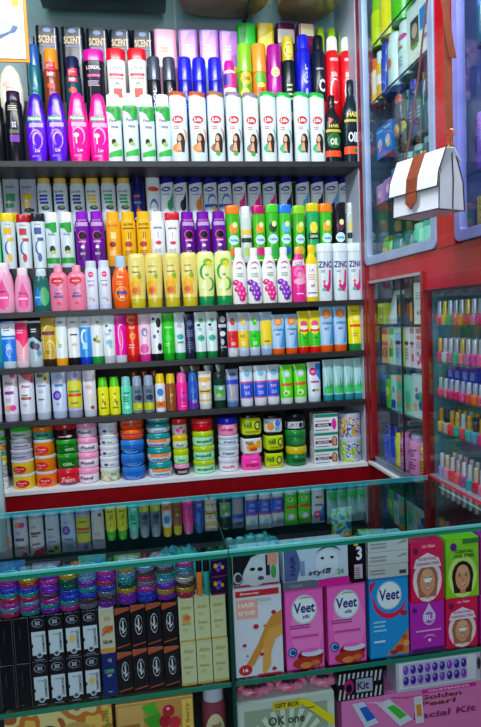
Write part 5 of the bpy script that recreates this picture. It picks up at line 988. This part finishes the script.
def veet(c):
    bg = c == 'b'
    base = [('r', -.97, .02, .97, .98, '#f060c0'), ('e', .1, .5, 1.0*.85, .38, '#f47cc8')] if not bg else [('r', -.97, .02, .97, .98, '#1890d8')]
    logo = [('e', 0, .75, .68, .185, '#b8c8d8'), ('e', 0, .75, .61, .17, '#e4ecf4'), ('t', 'Veet', 0, .77, 1.12, .13, '#202880', .15), ('arc', .05, .87, .3, .03, 20, 160, .3, '#70a838'), ('t', 'silk', .1, .66, .4, .045, '#3848a0', .3)]
    if bg: logo = [('p', [(-.97, .94), (-.6, .98), (-.97, .80)], '#d81850'), ('arc', .05, .78, .86, .26, 175, 345, .13, '#e01850')] + [('e', .02, .78, .64, .18, '#b8c8d8'), ('e', .02, .78, .58, .165, '#e4ecf4'), ('t', 'Veet', .02, .79, 1.05, .14, '#202880', .15)] + [('e', .75, .54, .2, .035, '#b0204a')]
    low = [('s', -.8, .52, .8, .58, 2, '#902080'), ('r', -.7, .40, .7, .43, '#d040a8'), ('e', .25, .16, .68, .1, '#8a0c28'), ('e', .1, .08, .8, .08, '#b03020'), ('e', .0, .05, .3, .04, '#e08048'), ('e', .5, .07, .25, .035, '#d86838'), ('e', .35, .20, .58, .045, '#d0d8ec'), ('e', .2, .235, .5, .025, '#f060c0'), ('e', -.68, .23, .24, .062, '#184898'), ('arc', -.68, .23, .15, .04, 0, 330, .2, '#a0c8f0')]
    if bg: low = [('s', -.8, .34, -.1, .50, 3, '#90c8f0'), ('s', -.8, .2, -.2, .26, 1, '#c0e0f8'), ('p', [(-.2, .03), (.97, .03), (.97, .34), (.6, .22), (.2, .12)], '#d87838'), ('e', .5, .1, .22, .045, '#b03828'), ('e', .85, .16, .14, .04, '#e8a058'), ('e', .2, .06, .2, .03, '#a82838'), ('e', .75, .24, .14, .03, '#c05028')]
    return base+logo+low
HV = (zy(589, 305)-T1)
cbox('hair_removal_box', 'box', 'pink wax strip carton with round white emblem, left one', 287, 326, T1, HV, .035, '#e848b0', veet('p'), 'pink wax strip cartons')
cbox('hair_removal_box', 'box', 'pink wax strip carton with round white emblem, right one', 329, 368, T1, HV, .035, '#e848b0', veet('p'), 'pink wax strip cartons')
cbox('hair_removal_box', 'box', 'blue wax strip carton with almonds and red arc', 370.5, 410.5, T1, HV*1.02, .035, '#1480c8', veet('b'))
hq = zy(602, 428)-T1
cbox('hair_removal_box', 'box', 'purple carton with silver drop emblem', 411.5, 446, T1, hq, .035, '#b828b0', [('e', .1, .7, .38, .16, '#d8c0e8'), ('p', [(-.2, .78), (.1, .98), (.4, .78)], '#d8c0e8'), ('e', .1, .69, .3, .12, '#a858c8'), ('t', 'BU', .1, .69, .55, .12, '#e8e8f8'), ('r', -.7, .42, .8, .45, '#e8a0e0'), ('e', .1, .24, .08, .03, '#f0e8f8'), ('arc', .1, .24, .4, .1, 30, 150, .2, '#d880d8'), ('r', -.95, .0, .95, .09, '#50186a'), ('e', -.75, .86, .15, .05, '#601888')])
def face(bg, fr, skin_bg, hair, top):
    return [('r', -.97, .02, .97, .98, bg), ('e', 0, .36, .88, .36, fr), ('woman', 0, .34, .66, .27, hair)] + top
ptop = [('e', -.7, .86, .17, .06, '#701040'), ('t', 'Lic Clear', .1, .93, .8, .05, '#f8c0d0'), ('p', [(-.85, .58), (.85, .58), (.7, .72), (0, .82), (-.7, .72)], '#e8e0ec'), ('t', 'NOSE PORE', 0, .72, 1.1, .05, '#c01860'), ('t', 'CLEANSING STRIPS', 0, .64, 1.4, .05, '#c01860'), ('p', [(-.3, .40), (.3, .40), (.15, .33), (-.15, .33)], '#e8f0f8')]
cbox('cosmetic_carton', 'box', 'crimson nose strip carton with smiling face, lower one', 447, 479, T1, hq*1.0, .035, '#d81050', face('#e01050', '#f0d8e0', '', '#a86850', ptop))
hu = zy(541, 430)-T1-hq-.001
hu = min(hu, GZ-.013-T1-hq-.002)
cbox('cosmetic_carton', 'box', 'crimson nose strip carton with smiling face, upper one', 411.5, 445, T1+hq+.0006, hu, .035, '#d81050', face('#e01050', '#f0d8e0', '', '#a86850', ptop))
cbox('cosmetic_carton', 'box', 'lime green hair strip carton with dark-haired woman', 446.5, 480, T1+hq+.0006, hu, .035, '#80c820', face('#88d020', '#c8f078', '', '#2a1410', [('e', -.55, .86, .2, .07, '#582080'), ('r', .0, .90, .97, .98, '#307828'), ('t', 'CLEAN ALL', .1, .78, 1.1, .06, '#10400c'), ('t', 'HAIR STRIPS', .1, .70, 1.2, .06, '#10400c')]))
for k, hh in enumerate((hq, hu)):
    cbox('cosmetic_carton', 'box', 'magenta carton at the right edge, %s one' % ('lower', 'upper')[k], 481, 512, T1+k*(hq+.0006), hh, .035, '#b01890', [('e', 0, .6, .6, .2, '#e880c8')])
# cartons lying on the standing ones
zl = T1+H1+.0006; hb = GZ-.013-zl-.002
dark_face = [('r', -.98, .02, .98, .08, '#b01c38'), ('e', -.05, .42, .55, .40, '#c8ccd8'), ('p', [(-.98, .1), (-.98, .98), (.3, .98), (-.2, .86), (-.5, .5), (-.7, .1)], '#101018'), ('e', -.15, .52, .12, .05, '#181820'), ('e', .18, .50, .12, .06, '#181820'), ('e', .2, .24, .14, .06, '#484850'), ('r', .42, .3, .6, .9, '#202028'), ('e', -.78, .3, .2, .2, '#303038'), ('arc', -.78, .3, .16, .15, 0, 340, .2, '#c0c4cc'), ('r', .5, .6, .92, .95, '#e09080'), ('e', .75, .4, .12, .2, '#38a048')]
cbox('hair_dye_box', 'box', 'black and white carton with pale face lying beside divider', 233.5, 281.5, zl, hb, .05, '#c4c8d4', dark_face)
zv = T1+HV+.0006; st = .0155
a = cbox('cosmetic_carton', 'box', 'flat carton with grey and magenta edge on the pink cartons', 284, 352, zv, st, .06, '#6a6c80', [('r', .05, .02, .99, .98, '#e818a0'), ('t', 'HAIR', -.6, .5, .4, .4, '#8890a0')])
hb2 = GZ-.013-zv-st-.003
white_face = [('e', .1, .45, .62, .6*.8, '#c0d0e8'), ('p', [(-.98, .02), (-.98, .98), (-.6, .98), (-.45, .5), (-.6, .02)], '#506098'), ('e', .35, .5, .35, .42, '#d8dcea'), ('e', .2, .62, .06, .04, '#20304a'), ('e', .5, .62, .06, .04, '#20304a'), ('e', .38, .28, .1, .04, '#404860'), ('tv', 'HAIR', -.72, .5, .16, .6, '#203068'), ('r', -.5, .15, -.35, .6, '#8090b8'), ('t', 'style', .1, .2, .7, .2, '#303850', .2), ('t', '24', .75, .18, .2, .16, '#30a050'), ('arc', .4, .5, .5, .45, 40, 140, .06, '#20283a')]
cbox('hair_dye_box', 'box', 'white carton with line-drawn face above pink cartons', 284, 350.5, zv+st+.0006, hb2, .05, '#c8d0e2', white_face)
hb3 = GZ-.013-zv-.003
cbox('hair_dye_box', 'box', 'narrow black carton with large white 3', 352.5, 367.5, zv, hb3, .04, '#1a0c18', [('t', '3', .1, .72, .8, .34, '#e8e8f0'), ('r', -.6, .1, .5, .45, '#c8b8c8'), ('s', -.5, .12, .4, .4, 5, '#803858'), ('e', -.3, .94, .3, .04, '#e8c030')])
zb = T1+HV*1.02+.0006; hh3 = (GZ-.013-zb-.003)/3
for k in range(3):
    cbox('cosmetic_carton', 'box', 'flat white carton with small print on blue carton, %s one' % ('bottom', 'middle', 'top')[k], 369, 410, zb+k*(hh3+.0003), hh3-.0004, .05, '#c8c8cc', [('s', -.9, .3, .3, .85, 2, '#989498'), ('p', [(.4, .5), (.9, .65), (.9, .8), (.5, .6)], '#888088')] if k else [('s', -.9, .3, .2, .8, 2, '#908c90'), ('r', .55, .2, .9, .5, '#484850')], 'flat white cartons')
# things lying deeper inside the counter, seen through the top
random.seed(3)
def packet(name, label, cat, loc, rz, L, Wd, Hh, m, group=None, bumps=.3):
    mb = MB(); nx, ny = 14, 9; vs = []; fs = []
    for top in (1, 0):
        for i in range(nx+1):
            for j in range(ny+1):
                u, v = i/nx*2-1, j/ny*2-1; e = max(0, 1-u**4)*max(0, 1-v**4)
                vs.append((u*L/2, v*Wd/2, (.0015+Hh*(e**.6)*(1+bumps*math.sin(i*2.1+j*1.7)*math.cos(j*2.9-i))*.8) if top else 0))
    o = (nx+1)*(ny+1)
    for i in range(nx):
        for j in range(ny):
            a = i*(ny+1)+j; fs.append((a, a+ny+1, a+ny+2, a+1)); fs.append((o+a, o+a+1, o+a+ny+2, o+a+ny+1))
    for i in range(nx):
        a = i*(ny+1); fs.append((a, o+a, o+a+ny+1, a+ny+1)); a += ny; fs.append((a, a+ny+1, o+a+ny+1, o+a))
    for j in range(ny):
        fs.append((j, j+1, o+j+1, o+j)); a = nx*(ny+1)+j; fs.append((a, o+a, o+a+1, a+1))
    mb.add(vs, fs, m); k = mb.build(name, smooth=True); k.location = loc; k.rotation_euler = (0, 0, rz); tag(k, label, cat, group); return k
bag_t = noisy('teal_plastic', '#2c9098', '#58c0c8', 30, .2)
packet('plastic_bag', 'teal plastic bag lying deep inside the counter left of divider', 'bag', (.045, 1.33, IZ+.0004), .2, .13, .12, .05, bag_t)
packet('plastic_bag', 'clear blue wrapped packet deep in the counter behind bangles', 'bag', (-.15, 1.33, IZ+.0004), -.15, .18, .11, .03, noisy('blue_wrap', '#2f6f98', '#6aa8c0', 40, .15))
for i, (x, c1, c2, nm, hh) in enumerate(((-.36, '#48c8d0', '#a8e0e8', 'aqua', .10), (-.29, '#3878d8', '#90b8f0', 'blue', .105), (-.22, '#e080b8', '#f4c0dc', 'pink', .10), (-.06, '#d8b848', '#f0e4a0', 'yellow', .095), (-.13, '#70d0c0', '#c0ece4', 'mint', .105))):
    pack('added_pouch', 'packet', 'upright %s cellophane pouch added behind the bangle stacks' % nm, 'added cellophane pouches in the counter', (x, 1.20+.012*(i % 2), IZ+.0004), .1*math.sin(i*3), .055, hh, .02, 'tube', noisy('pouch_'+nm, c1, c2, 50, .15), c1, [])  # pouches added in light colours, for plastic wrap and reflected tubes on glass
rs = slab('inner_shelf', XD+.01, 1.19, .79, CXR-.01, 1.43, .796, GLASS_SHELF, co)
packet('plastic_bag', 'pale teal wrapped packet deep in the counter right of divider', 'bag', (.235, 1.33, .7985), .3, .12, .11, .04, noisy('pale_teal_wrap', '#40909c', '#80c4cc', 30, .2))
for i, (x, c, nm) in enumerate(((.30, '#c04058', 'rose'), (.345, '#d81c30', 'bright red'), (.262, '#c06878', 'dusty pink'))):
    mb = MB(); rings = []
    for k in range(25):
        t = 2*math.pi*k/24; rr = .010+.0022*math.sin(9*t); cx_, cy_ = .017*math.cos(t), .017*math.sin(t)
        rings.append([(cx_+rr*math.cos(s)*math.cos(t), cy_+rr*math.cos(s)*math.sin(t), .0125+rr*math.sin(s)) for s in (2*math.pi*j/10 for j in range(10))])
    mb.rings(rings, mat(c, .7), False, False); o = mb.build('scrunchie', smooth=True); o.location = (x, 1.27-.01*(i == 2), .7965)
    tag(o, '%s fabric scrunchie inside the counter on the inner glass shelf' % nm, 'hair tie', 'scrunchies on the inner shelf')
for i, (x, c, nm) in enumerate(((.155, '#d05870', 'rose'), (.178, '#c8d020', 'yellow'), (.2, '#20b840', 'green'), (.222, '#d0c828', 'mustard'))):
    pack('nail_polish_bottle', 'nail polish', 'short %s polish bottle inside the counter behind the face carton' % nm, 'polish bottles inside the counter', (x, 1.215, .7965), 0, .016, .085, .016, 'can', c, '#d8e0d8', [])
sach = ribbon_print('sachet_print', ['#d8d8c0', '#e8b030', '#f0e8c8', '#3888b8', '#d85060'], 45)
pack('patterned_sachet', 'packet', 'upright cream and orange patterned sachet inside counter, right bay', None, (.435, 1.30, .7965), .2, .055, .10, .02, 'tube', sach, '#e8e0a0', [])
pack('patterned_sachet', 'packet', 'lower blue and yellow patterned sachet inside counter, right bay', None, (.495, 1.27, .7965), -.2, .06, .05, .02, 'box', ribbon_print('sachet_print_blue', ['#2868c0', '#e8d030', '#60b0d8', '#d0e0d0'], 50), None, [])

# bottom compartment
BZ = .3755
def zb_(py, px, y=CY): return at(px, py, 1, y).z
top1 = zb_(711, 60)
cbox('facial_kit_box', 'box', 'orange and gold fruit-printed carton below the black cartons', 8, 118.5, BZ, top1-BZ, .06, ribbon_print('fruit_print', ['#d89040', '#e8b858', '#c87028', '#e0c888', '#a85828'], 22), [('e', -.2, .80, .22, .10, '#303830'), ('e', .3, .82, .3, .08, '#c8a058'), ('tv', 'ssaint', .9, .86, .08, .22, '#58a028'), ('e', -.62, .84, .12, .05, '#3a4a3a'), ('t', 'R', -.85, .9, .08, .06, '#305028')])
top2 = zb_(701, 150)
cbox('facial_kit_box', 'box', 'golden carton with green leaves and red berries', 119.5, 199, BZ, top2-BZ, .06, '#c89048', [('p', [(-.95, .6), (-.3, .66), (-.3, .98), (-.95, .98)], '#d8a860'), ('r', -.9, .72, -.4, .75, '#a86828'), ('r', -.9, .80, -.4, .83, '#a86828'), ('p', [(-.35, .96), (.0, .99), (.1, .9), (-.2, .88)], '#48b028'), ('p', [(-.3, .86), (.1, .9), (.25, .8), (-.1, .76)], '#38a020'), ('e', .35, .9, .16, .05, '#c01830'), ('e', .25, .82, .16, .05, '#a81028'), ('e', .5, .80, .16, .05, '#d02038'), ('e', .3, .72, .16, .05, '#b81830'), ('e', .5, .68, .15, .05, '#c82038'), ('e', .34, .92, .04, .012, '#f8c0c8'), ('r', .70, .5, .98, .98, '#e8c858'), ('tv', 'Red Berry', .85, .8, .13, .3, '#c87020')])
jx = at(213, 705, 1, 1.14).x; jh = zb_(686, 213, 1.12)-.44
slab('jar_riser', jx-.04, 1.10, BZ+.0001, jx+.036, 1.18, .4395, mat('#10161c', .5), co)
pack('cream_jar', 'jar', 'brown jar with white lid and floral cream label', None, (jx, 1.128, .44), 0, .048, jh, .048, 'straight', '#8a3848', '#c0c4d8', [('e', 0, .50, .8, .24, '#d8c8a0'), ('e', -.1, .42, .35, .09, '#e09030'), ('t', 'orab', .1, .60, .8, .08, '#7a3818')])
gb_top = zb_(699, 285)
cbox('gift_box', 'box', 'white gift box with sunburst print and yellow diagonal ribbon', 239, 339, BZ, gb_top-BZ, .08, '#c8d4cc', [('r', -.85, .3, .85, .93, '#98a890')] + [('p', [(0, .45), (.85*math.cos(R(a)), min(.92, .45+.47*math.sin(R(a)))), (.85*math.cos(R(a+7)), min(.92, .45+.47*math.sin(R(a+7))))], '#d0dccc') for a in range(8, 172, 14)] + [('r', -.28, .905, .32, .985, '#d8c028'), ('t', 'GIFT BOX', .02, .945, .5, .045, '#303020'), ('t', 'OK one', .0, .80, .75, .09, '#405040'), ('p', [(.22, .98), (.42, .98), (.98, .76), (.98, .66)], '#e8d810'), ('s', .4, .88, .6, .91, 1, '#807818')])
for i, (x, rx, nm, c) in enumerate(((at(254, 686, 1, 1.14).x, .032, 'crimson satin headband roll at the left', '#b81050'), (at(289, 684, 1, 1.14).x, .026, 'rose satin scrunchie on gift box', '#d84880'), (at(322, 682, 1, 1.14).x, .024, 'pink satin scrunchie on gift box', '#d868a0'))):
    mb = MB(); rings = []
    for k in range(29):
        t = 2*math.pi*k/28; rr = (.0085+.002*math.sin(11*t)); cx_, cy_ = rx*math.cos(t), .02*math.sin(t)
        rings.append([(cx_+rr*math.cos(s)*math.cos(t), cy_+rr*math.cos(s)*math.sin(t), .0105+rr*math.sin(s)) for s in (2*math.pi*j/10 for j in range(10))])
    mb.rings(rings, noisy('satin_%d' % i, c, '#f090b0', 60, .3), False, False); o = mb.build('scrunchie', smooth=True); o.location = (x, 1.134, gb_top+.001)
    tag(o, nm, 'hair tie', None)
kit_top = zb_(690, 420)
cbox('facial_kit_box', 'box', 'large pink facial kit box with three sample tubes printed', 342.5, 486, BZ, kit_top-BZ, .08, '#e078b8', [('r', .12, .955, .9, .995, '#d01898'), ('t', 'WHITENING', .5, .975, .6, .02, '#f8c8e8'), ('t', 'Golden', .38, .905, .62, .055, '#703020', .15), ('t', 'Pearl', .35, .83, .5, .055, '#703020', .15), ('t', 'Facial Kit', .45, .70, .9, .075, '#803068', .15),
    ('p', [(-.86, .955), (-.70, .965), (-.50, .70), (-.68, .66)], '#c8d4ec'), ('p', [(-.76, .90), (-.66, .91), (-.54, .76), (-.66, .73)], '#2060c8'), ('p', [(-.52, .92), (-.34, .95), (-.02, .68), (-.2, .62)], '#d0d8e0'), ('p', [(-.38, .86), (-.28, .88), (-.1, .74), (-.2, .70)], '#40b838'), ('p', [(.0, .94), (.12, .94), (.14, .62), (.02, .62)], '#d8d0d8'), ('p', [(.03, .84), (.10, .84), (.11, .70), (.04, .70)], '#d88830'), ('arc', -.7, .9, .25, .05, -30, 90, .15, '#f0b8e0'), ('arc', .0, .97, .3, .03, 180, 300, .2, '#c04890'), ('e', -.1, .93, .02, .006, '#b02888'), ('e', .2, .9, .02, .006, '#b02888')])
zp = kit_top+.0006
zig = [('r', -.98, .02, .98, .98, '#101014')] + [('p', [(-.95+.19*i, .05+.55*j), (-.87+.19*i, .05+.55*j), (-.80+.19*i, .42+.55*j), (-.88+.19*i, .42+.55*j)], '#c8c4d0') for i in range(10) for j in (0, 1)] + [('r', -.6, .2, .55, .78, '#15151c'), ('e', -.5, .5, .2, .26, '#c01880'), ('e', -.5, .45, .13, .16, '#101018'), ('r', -.2, .26, .5, .74, '#a8a8c8'), ('t', 'Kit', .1, .5, .5, .3, '#383850')]
cbox('cosmetic_carton', 'box', 'black and white patterned carton lying on pink kit box', 338, 386, zp, zb_(671, 360)-zp, .05, '#101014', zig)
nails = [('r', -.94, .10, .88, .9, '#e0e0ec'), ('r', -.85, .14, .66, .86, '#b8b4d8')] + [('e', -.78+.17*i, .67-.33*j, .065, .14, '#4818a0' if (i+j) % 3 else '#8838c8') for i in range(9) for j in (0, 1)] + [('arc', -.78+.17*i, .67-.33*j, .04, .09, 100, 170, .4, '#c0a8f0') for i in range(9) for j in (0, 1)] + [('e', .93, .6, .04, .2, '#383048')]
cbox('press_on_nail_box', 'box', 'white carton window showing two rows of violet false nails', 396.5, 483, zp, min(zb_(654, 437), SZ-.0105)-zp, .05, '#c0bcd0', nails)

# ------------------------------------------------------------------ hanging handbag
LEATHER = noisy('tan_leather', '#7c3a22', '#8c4628', 40, .45, bump=.1); WHITE_L = noisy('white_leather', '#dfe6f2', '#e6ecf6', 60, .4); EDGE = mat('#3a1c14', .5, name='dark_piping'); BRASS = mat('#d8a848', .25, .9)
def ext(mb, outline, x0, x1, m):   # outline in (y, z) extruded along x
    n = len(outline); vs = [(x0, a, b) for a, b in outline] + [(x1, a, b) for a, b in outline]
    mb.add(vs, [tuple(range(n-1, -1, -1)), tuple(range(n, 2*n))] + [(i, (i+1) % n, n+(i+1) % n, n+i) for i in range(n)], m)
BW, BH, BD = .135, .122, .080
bp = at(430, 188, 1, 1.20)
bagz = at(424, 216, 1, 1.22).z
hb_ = empty('handbag', (bp.x, 1.212, bagz), R(-68), 'white handbag with tan flap strap hanging from a brown shoulder strap', 'handbag')
prof = [(-BD/2, .0), (BD/2, .0), (BD/2*.9, .06), (.012, BH), (-.006, BH), (-.018, BH-.004), (-BD/2*.92, .07)]
mb = MB(); ext(mb, prof, -BW/2+.004, BW/2-.004, WHITE_L); b0 = mb.build('bag_body', hb_, bevel=.003)
mb = MB()
flap = [(-.020, BH+.004), (-BD/2-.004, .075), (-BD/2-.008, .045), (-BD/2-.004, .045), (-BD/2-.0005, .07), (-.019, BH-.001), (.004, BH+.0005), (.026, BH-.022), (.030, BH-.022), (.008, BH+.006)]
ext(mb, flap, -BW/2, BW/2, WHITE_L); mb.build('flap', hb_, bevel=.002)
mb = MB(); st_ = [(y-.002 if y < 0 else y+.001, z+(.002 if z > .1 else 0)) for y, z in flap]; st_[2] = (-BD/2-.0105, .024); st_[3] = (-BD/2-.0085, .024); 
ext(mb, st_, -.017, .013, LEATHER); mb.add([(-.017, -BD/2-.0105, .024), (.013, -BD/2-.0105, .024), (-.002, -BD/2-.0105, .010), (-.017, -BD/2-.0085, .024), (.013, -BD/2-.0085, .024), (-.002, -BD/2-.0085, .010)], [(0, 2, 1), (3, 4, 5), (0, 3, 5, 2), (1, 2, 5, 4)], LEATHER); mb.build('flap_strap', hb_)
for sx in (-1, 1):
    x = sx*(BW/2-.004)
    for pts in ([(x, a, b) for a, b in prof+prof[:1]], [(x+sx*.002, 0, .002), (x+sx*.0045, 0, .06), (x+sx*.002, 0, BH-.004)]):
        mb = MB(); mb.tube(pts, .0013, EDGE, 6); mb.build('piping', hb_, smooth=True)
    mb = MB(); mb.tube([(sx*BW/2, a, b) for a, b in flap[:3]], .0013, EDGE, 6); mb.build('piping', hb_, smooth=True)
mb = MB(); mb.tube([(-BW/2, flap[2][0], flap[2][1]), (BW/2, flap[2][0], flap[2][1])], .0012, EDGE, 6); mb.build('piping', hb_, smooth=True)
mb = MB(); mb.tube([(-BW/2+.004, -BD/2, .001), (BW/2-.004, -BD/2, .001)], .0012, EDGE, 6); mb.build('piping', hb_, smooth=True)
# ring, clip and straps: the strap runs up out of view to its hook
Mw = Matrix.Translation(hb_.location) @ Matrix.Rotation(R(-68), 4, 'Z'); Mi = Mw.inverted()
def toloc(p): return tuple(Mi @ Vector(p))
ra = Mw @ Vector((BW/2-.004, .0, BH-.002)); rb = Mw @ Vector((-BW/2+.004, .0, BH-.002))
rg = at(450, 133, 1, ra.y)
def ringm(c, r, t, name, nrm):
    q = Vector(nrm).normalized(); a = q.orthogonal().normalized(); b = q.cross(a); mb = MB()
    mb.tube([toloc(Vector(c)+(a*math.cos(k)+b*math.sin(k))*r) for k in (2*math.pi*i/18 for i in range(19))], t, BRASS, 6); return mb.build(name, hb_, smooth=True)
clip0 = at(451.5, 139, 1, ra.y); ringm((rg.x, ra.y, rg.z), .0085, .0012, 'strap_ring', (.3, 1, 0))
mb = MB(); mb.tube([toloc(p) for p in [(rg.x+.0, ra.y, rg.z-.008), (rg.x-.005, ra.y, rg.z-.016), (rg.x-.004, ra.y, rg.z-.027), (rg.x+.003, ra.y, rg.z-.027), (rg.x+.003, ra.y, rg.z-.014), (rg.x, ra.y, rg.z-.008)]], .0013, BRASS, 6); mb.build('snap_hook', hb_, smooth=True)
ringm((ra.x, ra.y, ra.z+.006), .006, .0013, 'bag_ring', (0, 1, .2))
mb = MB(); mb.tube([toloc(p) for p in [(rg.x-.001, ra.y, rg.z-.027), (ra.x, ra.y, ra.z+.012)]], .0016, BRASS, 6); mb.build('hook_link', hb_, smooth=True)
def band(name, pts, wd, th, m, dirx=(1, -.15, 0)):
    mb = MB(); d = Vector(dirx).normalized()*wd/2; nrm = Vector((0, 0, 1)).cross(Vector(dirx)).normalized()*th/2; rings = []
    for p in pts: p = Vector(p); rings.append([toloc(p-d-nrm), toloc(p+d-nrm), toloc(p+d+nrm), toloc(p-d+nrm)])
    mb.rings(rings, m); return mb.build(name, hb_, bevel=.0005)
P = lambda px, py, y: at(px, py, 1, y)
band('shoulder_strap', [P(449.5, 128, ra.y), P(447.8, 90, ra.y), P(447, 45, ra.y+.004), P(446, 0, ra.y+.008), P(445.5, -25, ra.y+.01)], .0145, .003, LEATHER)
band('strap_tail', [P(453, 58, ra.y-.006), P(450.5, 46, ra.y-.006), P(447.5, 25, ra.y-.005), P(444.5, 0, ra.y-.003), P(444, -22, ra.y-.0005)], .014, .0025, LEATHER)
back = [P(408, 150, rb.y-.0), P(413, 118, rb.y-.01), P(418, 80, 1.26), P(422.5, 40, 1.25), P(427, 0, 1.24), P(430, -25, 1.22)]
back[0] = Vector((rb.x, rb.y, rb.z))
band('shoulder_strap', back, .0045, .003, mat('#5a2c18', .5), (1, -.4, 0))
hk = empty('wall_hook', (0, 0, 0), 0, 'metal rod holding the handbag strap above the view', 'hook')
tp = P(445.5, -25, ra.y+.01)
mb = MB(); mb.tube([(tp.x-.04, tp.y-.006, tp.z+.012), (tp.x-.02, tp.y, tp.z+.003), (tp.x+.01, tp.y+.002, tp.z+.003), (XS+.0, tp.y+.002, tp.z+.003)], .003, mat('#a8acb4', .3, .8), 8); mb.build('rod', hk, smooth=True)

# ------------------------------------------------------------------ foreground left: printed card and a pale post
pc = at(14, 30, 1, 1.45)
x1 = at(30.5, 60, 1, 1.45); x0 = at(-30, 60, 1, 1.45); ztop = at(20, -30, 1, 1.45).z
cd_ = empty('printed_card', (0, 0, 0), 0, 'hanging printed card with orange border and blue-white picture', 'card')
cz = at(15, 62, 1, 1.45).z
slab('card_border', x0.x, 1.45, cz, x1.x-.002, 1.454, ztop, mat('#e88818', .4), cd_)
pm = ribbon_print('sky_print', ['#a8c0e0', '#d8e4f0', '#b8cce8', '#e8eef4'], 18)
slab('picture', x0.x+.006, 1.4485, cz+.007, x1.x-.009, 1.4497, ztop, pm, cd_)
mb = MB()
def cr_(pts, c, e): mb.add([(at(px, py, 1, 1.448).x, 1.4482-e, at(px, py, 1, 1.448).z) for px, py in pts], [tuple(range(len(pts)))], mat(c, .4))
cr_([(15+4.2*math.cos(R(a)), 2.5+4.2*math.sin(R(a))) for a in range(0, 360, 30)], '#e8c030', 0)
cr_([(-2, 35), (10, 31), (13, 25), (18, 27), (15, 32), (11, 33), (-2, 40)], '#506088', .0002)
mb.build('picture_motif', cd_)
pl = at(2.5, 480, 1, 1.55)
ps = empty('display_stand', (0, 0, 0), 0, 'pale rounded frame corner of a stand at the left edge', 'stand')
mb = MB(); mb.rings([[(pl.x-.05+x, 1.55+y, z) for x, y, _ in se(16, .052, .012, 0, 4)] for z in (.0, at(2, 512, 1, 1.55).z, at(2, 452, 1, 1.55).z-.01, at(2, 452, 1, 1.55).z)], mat('#9ab8bc', .35)); mb.build('frame_post', ps, smooth=True)
